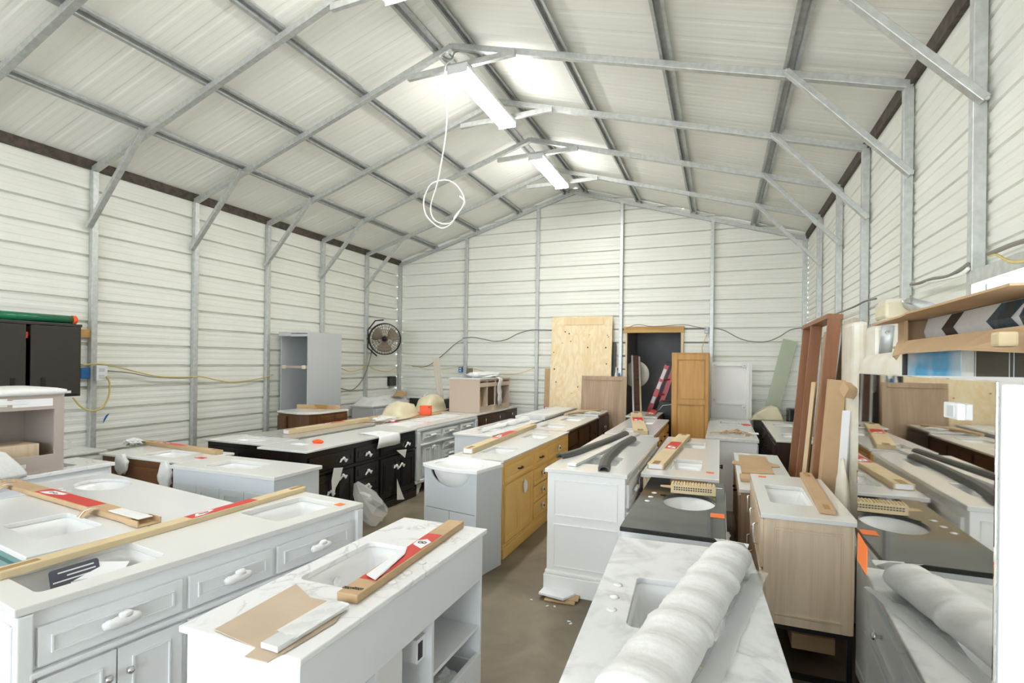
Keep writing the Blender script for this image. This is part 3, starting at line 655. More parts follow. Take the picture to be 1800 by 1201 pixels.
it = [(DR, .09, .35, .76, .92, 'bead', 'foamshort'), (DR, .39, .63, .76, .92, 'bead', 'foamshort'), (DR, .69, .94, .76, .92, 'bead', 'foamshort'), (DO, .09, .22, .10, .68, 'bead', None), (DO, .22, .35, .10, .68, 'bead', 'bow', .1, .9)]
it += [(DR, .39, .63, .10+.195*i, .29+.195*i, 'bead', 'foamshort') for i in range(3)]+[(DO, .69, .82, .10, .68, 'bead', None), (DO, .82, .94, .10, .68, 'bead', 'bow', .1, .9)]
v8 = vanity('double_vanity', 'grey carved vanity with bracket feet and foam-wrapped bar handles', (-4.25, -3.62, 5.83, 7.66), 'E', .86, 'sagegrey', 'quartz', it, th=.022, plinth='bracket', base=.13)
bm = nb(); bx(bm, -.91, .91, -.33, -.29, .605, .63, .006); bx(bm, -.91, .91, -.325, -.29, .13, .17, .008); bx(bm, -.905, .905, -.325, -.29, .80, .835, .008); obj('rail_moulding', bm, 'sagegrey', v8)
for xx in (-.865, .865):
    bm = nb(); bx(bm, xx-.04, xx+.04, -.335, -.29, .17, .80, .015); obj('corner_pilaster', bm, 'sagegrey', v8)
for lab, pts, z in (('crumpled white film at the joint of the black and grey vanities', (676, 741), .861), ):
    p = onz(pts[0], pts[1], z); bm = nb(); crumple(bm, (0, 0, .03), (.3, .35, .08), 9, .5, 3, 0); o = obj('plastic_film', bm, 'foggy'); o.location = (p.x, p.y, z); tag(o, lab, 'plastic film')
p = onz(692, 742, .861); bm = nb(); prism(bm, [(-.06, -.05), (.05, -.07), (.07, .06), (-.04, .07)], 0, .003); o = obj('leaflet', bm, 'red'); o.location = (p.x, p.y, .8605); tag(o, 'red leaflet lying on the grey carved vanity beside white film', 'leaflet')
bm = nb(); pts = [onz(u, v, .875) for u, v in ((655, 738), (690, 739), (716, 735), (735, 729))]; tube(bm, pts, .022, 8); o = obj('foam_tube', bm, 'cream', smooth=True); tag(o, 'thin cream foam tube lying along the back of the grey carved vanity', 'foam tube')
for j, (u, v) in enumerate(((735, 745), (770, 737), (800, 731))):
    p = onz(u, v, .861); bm = nb(); prism(bm, rrect(0, 0, .34, .5, .02), 0, .003); o = obj('paper_sheet', bm, 'foam'); o.location = (p.x-.1, p.y-.1, .8605); tag(o, 'flat white foam sheet on the grey carved vanity, %s' % ('nearest the black vanity', 'in the middle of the top', 'nearest the beige cabinet')[j], 'foam sheet')

va = vanity('vanity', 'long vanity with grey stone top carrying a long timber-coloured box, behind the black vanity', (-4.99, -4.30, 4.47, 6.0), 'W', .86, 'walnut', 'greytop', [(DO, .03, .35, .03, .95, 'shaker', 'knob', .9, .8), (DO, .35, .65, .03, .95, 'shaker', 'knob', .1, .8), (DO, .65, .97, .03, .95, 'shaker', 'knob', .1, .8)], th=.022)
carton('packing_carton', 'long pale cardboard box with white end on the grey stone top behind the black vanity', onz(503, 762, .87), onz(655, 738, .87), .09, .05, .861, 'card2', (.38, .62), white_end=True)
vb = vanity('vanity', 'vanity with tan board top under the two cream wrapped basins', (-5.0, -4.3, 6.08, 8.1), 'W', .86, 'walnut', 'card', [(DO, .03, .5, .03, .95, 'shaker', 'knob', .9, .8), (DO, .5, .97, .03, .95, 'shaker', 'knob', .1, .8)], th=.02)
for j, (uu, vv, sx, sy, sz, lab) in enumerate(((697, 731, .50, .78, .21, 'cream plastic-wrapped basin upside down, left of the orange box'), (752, 722, .46, .85, .27, 'cream plastic-wrapped basin upside down, behind the orange box'))):
    p = onz(uu, vv, .861); bm = nb(); n = 28; rings = []
    for s, z in ((1.0, 0), (1.02, .008), (.97, .02), (.86, .03), (.80, .30), (.66, .72), (.44, .93), (.16, 1.0), (.02, 1.0)):
        rings.append([Vector((sx/2*s*math.copysign(abs(math.cos(a))**.75, math.cos(a)), sy/2*s*math.copysign(abs(math.sin(a))**.75, math.sin(a)), z*sz)) for a in [2*math.pi*k/n for k in range(n)]])
    loft(bm, rings, 0, True, True)
    for v in bm.verts:
        if v.co.z > .02: v.co.z += noise.noise(v.co*7+Vector((j*9, 0, 0)))*.03; v.co.x += noise.noise(v.co*5)*.02
    o = obj('wrapped_basin', bm, 'cream', smooth=True); o.location = (min(p.x, -4.3-sx/2-.02) if j == 0 else p.x, p.y+.1, .861); tag(o, lab, 'wrapped basin', 'cream wrapped basins')
p = onz(745, 727, .861); r = root('plastic_box', 'bright orange plastic box in front of the far cream basin', 'plastic box', (-4.36, 7.30, .861), rad(20))
bm = nb(); bx(bm, -.09, .09, -.05, .05, 0, .15, .008); ob = obj('box_body', bm, 'orangebox', r)
bm = nb(); bx(bm, .05, .075, -.0525, -.05, .12, .135); obj('latch', bm, 'ink', r)
# brown bow-front vanity with loose cardboard, tall grey linen cabinet
r = root('vanity', 'brown bow-front vanity with white curved top, before the tall grey cabinet', 'vanity cabinet', (-5.47, 5.99, 0), 0, 'bathroom vanities standing in rows')
out = [(-.34, .38), (-.34, -.30), (-.10, -.37), (.12, -.40), (.27, -.34), (.35, -.20), (.36, .38)]
bm = nb(); prism(bm, [(x*.95, y*.95) for x, y in out], 0, .965); obj('cabinet_body', bm, 'brown_z', r)
bm = nb(); prism(bm, out, .967, .995); obj('countertop', bm, 'quartz', r, bevel=.004)
for nm, a, b in (('door', (.335, -.19), (.345, .08)), ('door', (.345, .09), (.345, .35)), ('door', (-.32, -.295), (-.1, -.36))):
    d = Vector((b[0]-a[0], b[1]-a[1], 0)); ang = math.atan2(d.y, d.x); bm = nb(); bx(bm, 0, d.length, -.012, .004, .12, .93, .004); bx(bm, .03, d.length-.03, -.018, -.01, .16, .89, .004); o = obj(nm, bm, 'brown_z', r); o.location = (a[0], a[1], 0); o.rotation_euler = (0, 0, ang)
for j, (dx, dy, a, s) in enumerate(((-.22, .22, .15, .30), (-.02, .30, .05, .26), (.16, .32, -.1, .18))):
    bm = nb(); bx(bm, -s/2, s/2, -.05, .05, 0, .03+.012*j, .003); bx(bm, -s/2, s/2, -.055, -.05, 0, .06, .002); o = obj('cardboard_scrap', bm, 'tape' if j == 1 else 'card'); o.location = (-5.47+dx, 5.99+dy-.05, .9955); o.rotation_euler = (0, 0, a)
    tag(o, 'folded cardboard scrap on the bow-front vanity, %s' % ('leftmost', 'in the middle', 'rightmost')[j], 'cardboard scrap')
r = root('linen_cabinet', 'tall blue-grey linen cabinet with open front, near the left wall', 'tall cabinet', (-6.23, 6.82, 0))
bm = nb(); a, b, h = .28, .385, 2.15
bx(bm, -a, -a+.02, -b, b, 0, h); bx(bm, a-.02, a, -b, b, 0, h); bx(bm, -a, a, b-.015, b, 0, h); bx(bm, -a, a, -b, b, 0, .02); bx(bm, -a, a, -b, b, h-.02, h)
obj('cabinet_body', bm, 'grey', r, bevel=.002)
bm = nb(); bx(bm, -.26, .26, -b+.02, b-.02, .62, .64); obj('shelf', bm, 'grey', r)
for z in (1.60, 2.1):
    bm = nb(); bx(bm, -a+.02, a-.02, -b, -b+.02, z-.02, z+.02); rl = obj('cross_rail', bm, 'taupe_in' if z < 2 else 'grey', r)
    if z < 2:
        for s in (-1, 1):
            b2 = nb(); bx(b2, s*.2-.035, s*.2+.035, -b-.014, -b+.004, z-.03, z+.03, .004); obj('corner_cleat', b2, 'cream', rl)
bm = nb(); bx(bm, -.26, -.07, -b-.06, -b, 2.085, 2.15, .004); obj('top_bracket', bm, 'grey', r)
# white vanity with heaped packing, black one in the corner
r = vanity('vanity', 'white vanity heaped with white packing foam, in the back left corner below the fan', (-6.5, -5.98, 8.15, 9.5), 'E', .86, 'lightgrey', 'quartz', [(DO, .03, .34, .03, .95, 'flat', None), (DO, .34, .66, .03, .95, 'flat', None), (DO, .66, .97, .03, .95, 'flat', None)], th=.025)
bm = nb(); n = 26; rows = []
for i in range(n):
    row = []
    for j in range(14):
        x = -6.49+.50*j/13; y = 8.16+1.33*i/(n-1); e = min(1, min(i, n-1-i)/3, min(j, 13-j)/2)
        row.append(Vector((x, y, .862+e*(.085+.05*noise.noise(Vector((x*5, y*4, 3)))+.03*noise.noise(Vector((x*14, y*12, 1)))+.05*(x < -6.25)))))
    rows.append(row)
loft(bm, rows, 0, closed=False); o = obj('packing_foam', bm, 'foam', smooth=True); tag(o, 'rumpled sheet of white packing foam covering the corner vanity below the fan', 'packing foam')
bm = nb(); bx(bm, -.11, .11, -.16, .16, 0, .012); bx(bm, -.11, .11, .10, .16, 0, .06, .01); o = obj('cardboard_scrap', bm, 'card'); o.location = (-6.12, 9.22, 1.02); o.rotation_euler = (rad(8), rad(6), .4); tag(o, 'folded cardboard piece on the white foam heap below the fan', 'cardboard scrap')
vanity('vanity', 'black vanity with thin white top at the back wall, left of the leaning white plank', (-5.92, -5.08, 9.22, 9.78), 'S', .99, 'black', 'quartz', [(DR, .03, .97, .72, .95, 'shaker', 'vpull'), (DO, .03, .5, .03, .69, 'shaker', 'vpull', .9, .8), (DO, .5, .97, .03, .69, 'shaker', 'vpull', .1, .8)], th=.025)
bm = nb(); tube(bm, [(-5.62, 9.35, .995), (-5.6, 9.36, 1.03), (-5.55, 9.37, 1.07)], [.03, .02, .012], 8); tube(bm, [(-5.6, 9.36, .99), (-5.5, 9.37, 1.01)], .015, 8); o = obj('foam_scrap', bm, 'foam'); tag(o, 'small twist of white foam on the black corner vanity', 'foam scrap')
p0, p1 = ony(793, 738, 8.75), ony(773, 630, 9.0)
leaning('plank', 'white-washed plank leaning behind the beige cabinet at the back wall', 'plank', (p0.x-.02, 8.62, 0), (p1.x, 8.86, p1.z), (1, 0, 0), .135, .02, 'whiteboard')
# dark brown vanity with upside-down beige cabinet on it
vanity('double_vanity', 'long dark brown vanity carrying the beige cabinet, end of the left row', (-4.30, -3.67, 7.70, 9.62), 'E', .86, 'walnut', 'quartz', [(DR, .02+.32*i, .34+.32*i, .70, .95, 'flat', 'vpull') for i in range(3)]+[(DO, .02+.24*i, .26+.24*i, .03, .68, 'flat', 'vpull', .9 if i % 2 == 0 else .1, .8) for i in range(4)], th=.022)
r = root('open_cabinet', 'beige cabinet carcass with white top standing on the dark brown vanity', 'cabinet', (-4.01, 8.62, .861))
a, b, h = .285, .66, .56
bm = nb(); bx(bm, -a, a, -b, -b+.018, 0, h); bx(bm, -a, a, b-.018, b, 0, h); bx(bm, -a, -a+.012, -b, b, 0, h); bx(bm, -a, a, -b, b, 0, .018)
bx(bm, a-.02, a, -b, b, 0, .10); bx(bm, a-.02, a, -b, b, h-.13, h-.06); bx(bm, a-.02, a, -b, b, h-.03, h); bx(bm, a-.02, a, -.02, .02, 0, h); bx(bm, -a, a, -.35, -.33, 0, h); obj('cabinet_body', bm, 'beige', r, bevel=.002)
bm = nb(); bx(bm, -a-.01, a+.012, -b-.01, b+.01, h, h+.02, .004); obj('countertop', bm, 'quartz', r)
bm = nb(); bx(bm, a-.05, a+.02, -.12, -.02, 0, .10, .004); obj('open_drawer', bm, 'beige', r)
bm = nb(); bx(bm, -.15, .2, -.6, -.4, .02, .34, .005); o = obj('storage_box', bm, 'goldwood'); o.location = (-4.01, 8.62, .861); tag(o, 'small golden wooden box inside the beige cabinet at the back', 'box')
bm = nb(); crumple(bm, (-4.02, 8.80, .861+h+.055), (.46, .95, .12), 4, .35, 4, .861+h+.021); tag(obj('packing_foam', bm, 'foam', smooth=True), 'crumpled white foam heaped on top of the beige cabinet', 'packing foam')
bm = nb(); rows = []
for i in range(12):
    z = .861+h+.04-.048*i; x = -3.70+.012*math.sin(i*.9)+(.0 if i else -.06)
    rows.append([Vector((x+.006*math.sin(i*2+j*3), 8.66+.06*j+.02*math.sin(i*1.3), z)) for j in range(4)])
loft(bm, rows, 0, closed=False); o = obj('foam_strip', bm, 'foam', smooth=True); so = o.modifiers.new('t', 'SOLIDIFY'); so.thickness = .006; tag(o, 'white foam strip hanging down the front of the beige cabinet', 'foam strip')

# open beige cabinet far left, on the marbled vanity
r = root('open_cabinet', 'open taupe cabinet with white wrapped top at the far left edge', 'cabinet', (-4.86, 1.93, .861))
a, b, h = .24, .535, .575
bm = nb(); bx(bm, -a, a, b-.018, b, 0, h); bx(bm, -a, a, -b, -b+.018, 0, h); bx(bm, -a, -a+.01, -b, b, 0, h); bx(bm, -a, a, -b, b, 0, .018)
bx(bm, a-.02, a, -b, b, 0, .13); bx(bm, a-.02, a, -b, b, h-.11, h); bx(bm, a-.02, a, b-.06, b, 0, h); bx(bm, a-.02, a, -b, -b+.06, 0, h); bx(bm, -a+.01, -a+.03, -.02, .06, 0, h)
obj('cabinet_body', bm, 'taupe_in', r, bevel=.002)
bm = nb(); loft(bm, [[Vector((x*s, y*s, z)) for x, y in rrect(0, 0, 2*a+.04, 2*b+.05, .05)] for s, z in ((.98, h), (1.01, h+.012), (1.0, h+.035), (.90, h+.05), (.5, h+.056))], 0, True, True)
for v in bm.verts: v.co.z += .008*noise.noise(v.co*9)
obj('wrapped_countertop', bm, 'foam', r, True)
bm = nb(); basin(bm, 'oval', 0, -.12, .36, .5, h-.01, .13); obj('sink_basin', bm, 'cream', r, True)
for y0, y1, z0, z1, m in ((-.1, .19, h-.075, h-.02, 'foam'), (.22, .46, h-.085, h-.03, 'paper')):
    bm = nb(); bx(bm, a, a+.002, y0, y1, z0, z1); obj('packing_label', bm, m, r)
for y0, z in ((0., h-.065), (.0, .05)):
    bm = nb(); bx(bm, a, a+.006, y0+.12, y0+.3, z, z+.03, .002); obj('plastic_clip', bm, 'foggy', r)
bm = nb(); bx(bm, -.12, .14, -.17, .15, .02, .21, .004); o = obj('storage_box', bm, 'oak'); o.location = (-4.84, 2.20, .861); tag(o, 'plain light wooden box inside the open taupe cabinet', 'box')
bm = nb(); loft(bm, [[Vector((x*s+.27, y*s-.30+t, z)) for x, y in rrect(0, 0, .05, .36, .02)] for s, z, t in ((1, 0, 0), (1.02, .03, 0), (.92, .10, -.03), (.72, .19, -.07), (.35, .225, -.10))], 0, True, True)
for v in bm.verts: v.co += Vector((.01*noise.noise(v.co*12), .012*noise.noise(v.co*9), 0))
o = obj('foam_bag', bm, 'foam', smooth=True); o.location = (-4.85, 2.33, .861); tag(o, 'white foam bag leaning on the front of the open taupe cabinet', 'foam bag')
# ------------------------------------------------------------------ marble-topped island, open towards the aisle
x0, x1, y0, y1, z = -1.605, -1.105, 1.18, 2.475, .86
r = root('open_vanity', 'white island vanity with veined top, open shelves and missing drawers', 'vanity cabinet', ((x0+x1)/2, (y0+y1)/2, 0), 0, 'bathroom vanities standing in rows')
hx, hy, zt = .25, .6475, .838
bm = nb(); slab(bm, [(-hx, -hy), (hx, -hy), (hx, hy), (-hx, hy)], [rrect(-.045, .02, .26, .46, .03)], zt, z); ct = obj('countertop', bm, 'carrara', r, bevel=.004)
bm = nb(); basin(bm, 'rect', -.045, .02, .26, .46, zt, .14); sb = obj('sink_basin', bm, 'cer', r, True)
bm = nb(); lathe(bm, [(.022, 0), (.022, .004), (.012, .006)], 14, Matrix.Translation((-.15, -.02, zt-.06)) @ Matrix.Rotation(rad(90), 4, 'Y')); obj('overflow_ring', bm, 'chrome', sb)
bm = nb(); t = .018; bx_, by_ = hx-.018, hy-.018
bx(bm, -bx_, bx_, -by_, -by_+t, .06, zt); bx(bm, -bx_, bx_, by_-t, by_, .0, zt); bx(bm, -bx_, -bx_+t, -by_, by_, .06, zt); bx(bm, -bx_, bx_, -by_, by_, .06, .078)
bx(bm, -bx_, bx_, -by_, -by_+t, 0, .06)
obj('cabinet_body', bm, 'white', r, bevel=.002)
bm = nb(); bx(bm, bx_-t, bx_, -by_, by_, .61, zt, .002); obj('false_front', bm, 'white', r)
for yy in (-.255, .14):
    bm = nb(); bx(bm, -bx_+t, bx_-.002, yy-.009, yy+.009, .078, .61 if yy > 0 else .70); obj('divider', bm, 'white', r)
bm = nb(); bx(bm, -bx_+t, bx_-.01, .15, by_-t, .36, .376); obj('shelf', bm, 'white', r)
bm = nb(); bx(bm, bx_-.02, bx_+.004, .16, by_-t, .08, .24, .002); bx(bm, -.15, bx_-.02, .17, .185, .09, .2); bx(bm, -.15, bx_-.02, by_-t-.02, by_-t-.005, .09, .2); bx(bm, -.15, bx_-.02, .17, by_-t-.01, .085, .095); obj('drawer', bm, 'white', r)
bm = nb(); bx(bm, bx_-.12, bx_-.10, -.24, .12, .08, .25); bx(bm, -.15, bx_-.10, -.235, -.22, .09, .22); bx(bm, -.15, bx_-.1, .1, .115, .09, .22); obj('drawer', bm, 'white', r)
bm = nb(); bx(bm, -.02, bx_-.03, -.245, -.05, .40, .58, .002); o = obj('pipe_cover', bm, 'white', r)
bm = nb(); bx(bm, bx_-.031, bx_-.028, -.245, -.06, .395, .585); obj('cover_plate', bm, 'white2', o)
for zz in (.44, .53):
    bm = nb(); lathe(bm, [(.008, 0), (.008, .002)], 8, Matrix.Translation((.14, -.246, zz)) @ Matrix.Rotation(rad(90), 4, 'X')); obj('screw_hole', bm, 'ink', o)
bm = nb(); bx(bm, bx_-.10, bx_-.03, .06, .13, .46, .56, .004); o = obj('outlet_box', bm, 'white2', r)
bm = nb(); bx(bm, bx_-.031, bx_-.028, .065, .10, .475, .545); obj('socket', bm, 'ink', o)
for yy in (-.22, .02, .2):
    pass
for u, v in ((742, 990), (717, 1008), (690, 1025)):
    p = onz(u, v, z); bm = nb(); lathe(bm, [(.018, 0), (.018, .003), (.008, .005)], 16, Matrix.Translation((p.x-r.location.x, p.y-r.location.y, z))); obj('faucet_hole_cap', bm, 'foam', ct, True)
bm = nb(); crumple(bm, (-1.2, 2.2, .16), (.14, .22, .12), 6, .5, 3); tag(obj('plastic_bag', bm, 'foggy'), 'clear plastic bag inside the low drawer of the white island vanity', 'plastic bag')
# box on the island: closed half, opened flap and the white side splash sliding out
a, b = onz(610, 1050, .88), onz(802, 919, .88); 
r = carton('packing_carton', 'long cardboard box with red label on the white island, torn open at the near end', (a.x, a.y), (b.x, b.y), .085, .032, .861, 'card', (.14, .74), tape=False)
L = (b-a).length
bm = nb()
for k, (px, py) in enumerate(((-L/2+.045, .022), (-L/2+.05, -.018))):
    for i, ch in enumerate('05527'):
        ox, oy = px, py-.0+0; s = .007
        seg = {'0': [(0, 0), (1, 0), (1, 2), (0, 2), (0, 0)], '5': [(1, 2), (0, 2), (0, 1), (1, 1), (1, 0), (0, 0)], '2': [(0, 2), (1, 2), (1, 1), (0, 1), (0, 0), (1, 0)], '7': [(0, 2), (1, 2), (.4, 0)]}[ch]
        tube(bm, [(ox-.0+yy*s*1.0-.012+.0*i, oy-(xx*s+i*.0105)*.75+.022, .0328) for xx, yy in seg], .0011, 4)
obj('handwriting', bm, 'ink', r)
lab = [c for c in r.children if c.name.startswith('shipping_label')][0]
bm = nb(); q = L/2-.40*L; prism(bm, [(q-.07, -.03), (q+.02, -.035), (q+.05, .0), (q+.02, .034), (q-.03, .03)], .0334, .034); lp = obj('logo_patch', bm, 'paper', lab)
bm = nb()
for s in (-1, 1): tube(bm, [(q+.006, s*.0095+.0095*math.cos(k*.7), .0345+0*k) if False else (q+.011*math.sin(k*.7), s*.0095+.0095*math.cos(k*.7), .0345) for k in range(11)], .0022, 5)
obj('logo_mark', bm, 'ink', lp)
bm = nb(); a2 = onz(430, 1145, .88)
d = Vector((a.x-b.x, a.y-b.y, 0)).normalized(); nn = Vector((-d.y, d.x, 0))
pts = [onz(u, v, .8625) for u, v in ((377, 1108), (520, 1028), (546, 1052), (575, 1058), (611, 1066), (590, 1095), (498, 1150), (470, 1166), (430, 1156), (450, 1140))]
loft(bm, [pts, [p+Vector((0, 0, .003)) for p in pts]], 0, True, True); o = obj('opened_cardboard', bm, 'card3'); tag(o, 'flattened opened cardboard flap on the near end of the white island', 'cardboard')
p0, p1 = onz(473, 1139, .875), onz(600, 1062, .875); m_ = (p0+p1)/2; ang = math.atan2(p1.y-p0.y, p1.x-p0.x); L2 = (p1-p0).length
r2 = root('side_splash', 'white stone side splash wrapped in foam, sliding out of the torn box', 'stone strip', (m_.x, m_.y, .8665), ang)
bm = nb(); bx(bm, -L2/2, L2/2, -.033, .033, 0, .018, .002); obj('stone_strip', bm, 'quartz2', r2)
bm = nb(); rows = [[Vector((-L2/2+.06+(L2-.07)*i/9, y, .019+.006*math.sin(i*1.7+y*60)*(abs(y) < .04))) for y in (-.044, -.034, -.012, .012, .034, .044)] for i in range(10)]; loft(bm, rows, 0, closed=False); obj('foam_wrap', bm, 'foggy', r2, True)
# folded leaflet standing out of the red label
pts = [onz(u, v, .90) for u, v in ((645, 1012), (716, 962), (712, 974), (660, 1020))]
bm = nb(); up_ = Vector((0, 0, .03)); loft(bm, [[p for p in pts], [p+Vector((-.004, 0, .004)) for p in pts]], 0, True, True)
o = obj('leaflet', bm, 'paper'); tag(o, 'white folded leaflet lying over the red label on the island box', 'leaflet')

# ------------------------------------------------------------------ small basin vanity
r = root('basin_vanity', 'small pale grey vanity with a white bowl-fronted ceramic basin', 'vanity cabinet', (-2.015, 4.0, 0), rad(-11), 'bathroom vanities standing in rows')
w, d, zt = .545, .36, .826
bm = nb(); t = .016
bx(bm, -w/2, -w/2+t, -d/2, d/2, 0, zt); bx(bm, w/2-t, w/2, -d/2, d/2, 0, zt); bx(bm, -w/2, w/2, d/2-t, d/2, 0, zt); bx(bm, -w/2, w/2, -d/2, d/2, .04, .06)
# apron with a scooped opening for the bowl
arc = [(.215*math.cos(a), .055-.10*abs(math.sin(a))*1.35) for a in [math.pi*k/16 for k in range(17)]]
poly = [(-w/2, -.326), (w/2, -.326), (w/2, 0), (.215, 0)]+[(.205*math.cos(math.pi*k/18), -.135*math.sin(math.pi*k/18)) for k in range(0, 19)]+[(-.215, 0), (-w/2, 0)]
mt = Matrix(((1, 0, 0, 0), (0, 0, -1, -d/2+t), (0, 1, 0, zt), (0, 0, 0, 1))); 
vs0 = [bm.verts.new(mt @ Vector((x, y, 0))) for x, y in poly]; eds = [bm.edges.new((vs0[i], vs0[(i+1) % len(vs0)])) for i in range(len(vs0))]
g = bmesh.ops.triangle_fill(bm, use_beauty=True, edges=eds); fs = [f for f in g['geom'] if isinstance(f, bmesh.types.BMFace)]
e = bmesh.ops.extrude_face_region(bm, geom=fs); nv = Vector((0, -t, 0))
for v in e['geom']:
    if isinstance(v, bmesh.types.BMVert): v.co += nv
obj('cabinet_body', bm, 'lightgrey', r)
for s, nm in ((-1, 'door'), (1, 'door')):
    bm = nb(); xa, xb = (-w/2+.001, -.003) if s < 0 else (.003, w/2-.001); bx(bm, xa, xb, -d/2-.002, -d/2+.016, .05, zt-.331, .002); obj(nm, bm, 'lightgrey', r)
bm = nb(); n = 41
def bowl_out(k): return None
W2 = w/2+.012
front_edge = [(-W2, -d/2-.012)]+[(W2*(-1+2*k/20), -d/2-.012-.07*math.sin(math.pi*k/20)) for k in range(1, 20)]+[(W2, -d/2-.012), (W2, d/2+.005), (-W2, d/2+.005)]
slab(bm, front_edge, [ell(0, -.06, .45, .29, 40)], zt+.002, zt+.034); ct = obj('basin_deck', bm, 'cer', r, bevel=.006)
bm = nb(); basin(bm, 'oval', 0, -.06, .45, .29, zt+.026, .16); bz = obj('sink_basin', bm, 'cer', r, True)
bm = nb(); rings = []
for s, z_ in ((1.03, .004), (1, -.02), (.95, -.05), (.82, -.10), (.6, -.14), (.3, -.16), (.05, -.163)): rings.append([Vector((x*s, -.07+(y+.07)*s if True else y, zt+z_)) for x, y in ell(0, -.075, .445, .32, 40)])
loft(bm, rings, 0, False, True); obj('bowl_underside', bm, 'cer', r, True)
bm = nb(); bx(bm, -W2, W2, d/2-.035, d/2+.005, zt+.034, zt+.044, .004); obj('back_ledge', bm, 'cer', r)

# ------------------------------------------------------------------ mustard row
it = [(DR, .01, .36, .76, .95, 'shaker', 'pull'), (DR, .38, .58, .76, .95, 'shaker', 'pull'), (DR, .60, .96, .76, .95, 'shaker', 'flower'), (DO, .01, .18, .05, .73, 'shaker', None), (DO, .18, .355, .05, .73, 'shaker', 'bagknob', .3, .88)]
it += [(DR, .37, .59, .05+.227*i, .27+.227*i, 'shaker', 'flower', .62, .5) for i in range(3)]+[(DO, .60, .78, .05, .73, 'shaker', None), (DO, .78, .96, .05, .73, 'shaker', None)]
vanity('double_vanity', 'long mustard-yellow vanity with white top, beside the aisle', (-2.29, -1.745, 4.24, 6.38), 'E', .86, 'gold', 'quartz', it, [('rect', (-2.12, -1.86, 4.55, 4.95), .12), ('rect', (-2.12, -1.86, 5.65, 6.05), .12)], th=.022, plinth='base', over=.012)
carton('packing_carton', 'long pale box with white end and red label on the mustard vanity', onz(822, 796, .87), onz(937, 750, .87), .10, .05, .861, 'card2', (.34, .62), white_end=True)
vanity('vanity', 'cool white vanity with foam-covered marble top behind the mustard vanity', (-2.98, -2.46, 5.62, 7.48), 'W', .86, 'coolwhite', 'carrara', [(DO, .03, .35, .03, .95, 'shaker', 'wknob', .9, .8), (DO, .35, .65, .03, .95, 'shaker', 'wknob', .1, .8), (DO, .65, .97, .03, .95, 'shaker', 'wknob', .1, .8)], [('rect', (-2.85, -2.6, 6.0, 6.4), .1)], th=.024)
bm = nb(); a, b = onz(845, 757, .89), onz(925, 737, .89); q = [a+(b-a)*(k/14) for k in range(15)]; tube(bm, q, [.03+.05*abs(noise.noise(Vector((k*.7, 2, 1))))+.02*(k > 8) for k in range(15)], 10, 0, 0, .7)
for v in bm.verts: v.co += Vector((noise.noise(v.co*12), noise.noise(v.co*12+Vector((3, 3, 3))), .6*noise.noise(v.co*14)))*.03; v.co.z = max(.861, v.co.z)
tag(obj('plastic_film', bm, 'foggy'), 'crumpled roll of clear film along the marble top behind the mustard vanity', 'plastic film')
vanity('vanity', 'dark vanity with foam-wrapped marble top in front of the pine panel', (-2.93, -2.45, 7.56, 9.45), 'W', .90, 'espresso', 'carrara', [(DO, .03, .5, .03, .95, 'shaker', 'knob', .9, .8), (DO, .5, .97, .03, .95, 'shaker', 'knob', .1, .8)], th=.05, over=.05)
bm = nb(); rows = []
for i in range(24):
    rows.append([Vector((-2.86+.36*j/7, 7.7+1.7*i/23, .903+.03*abs(noise.noise(Vector((i*.8, j*.9, 5))))*(0 < j < 7)*(0 < i < 23))) for j in range(8)])
loft(bm, rows, 0, closed=False); tag(obj('plastic_film', bm, 'foggy', smooth=True), 'rumpled clear film spread on the far dark vanity before the pine panel', 'plastic film')
vanity('vanity', 'dark brown vanity with two basins in line behind the mustard vanity', (-2.40, -1.80, 6.45, 8.36), 'E', .86, 'walnut', 'quartz', [(DR, .04, .30, .72, .95, 'flat', None), (DO, .04, .30, .03, .70, 'flat', None), (DO, .33, .5, .03, .95, 'flat', None), (DO, .5, .66, .03, .95, 'flat', None), (DR, .70, .96, .5, .95, 'flat', 'knob'), (DR, .70, .96, .03, .48, 'flat', 'knob')], [('rect', (-2.25, -1.95, 6.7, 7.1), .12), ('rect', (-2.25, -1.95, 7.6, 8.05), .12)], th=.024, over=.02)
vanity('vanity', 'cherry-black vanity with vertical chrome pulls, in front of the grey-brown panel', (-2.40, -1.83, 8.41, 9.36), 'E', .88, 'espresso', 'quartz', [(DO, .03, .5, .03, .95, 'flat', 'vpull', .88, .7), (DO, .5, .97, .03, .95, 'flat', 'vpull', .12, .7)], th=.024)
p0, p1 = onz(996, 728, .9), onz(1054, 721, .9)
bm = nb(); b = p1-p0; tube(bm, [p0, p0+b*.3+Vector((0, 0, .01)), p0+b*.6, p1], [.03, .035, .04, .03], 8, 0, .4, .6); o = obj('cardboard_scrap', bm, 'card'); tag(o, 'rolled brown cardboard on the cherry-black vanity', 'cardboard scrap')
p0 = onz(1040, 726, .88); bm = nb(); crumple(bm, (0, 0, .01), (.35, .3, .03), 8, .4, 3, 0); o = obj('plastic_film', bm, 'foggy'); o.location = (p0.x-.06, p0.y, .8805); tag(o, 'crumpled film beside the rolled cardboard on the cherry-black vanity', 'plastic film')

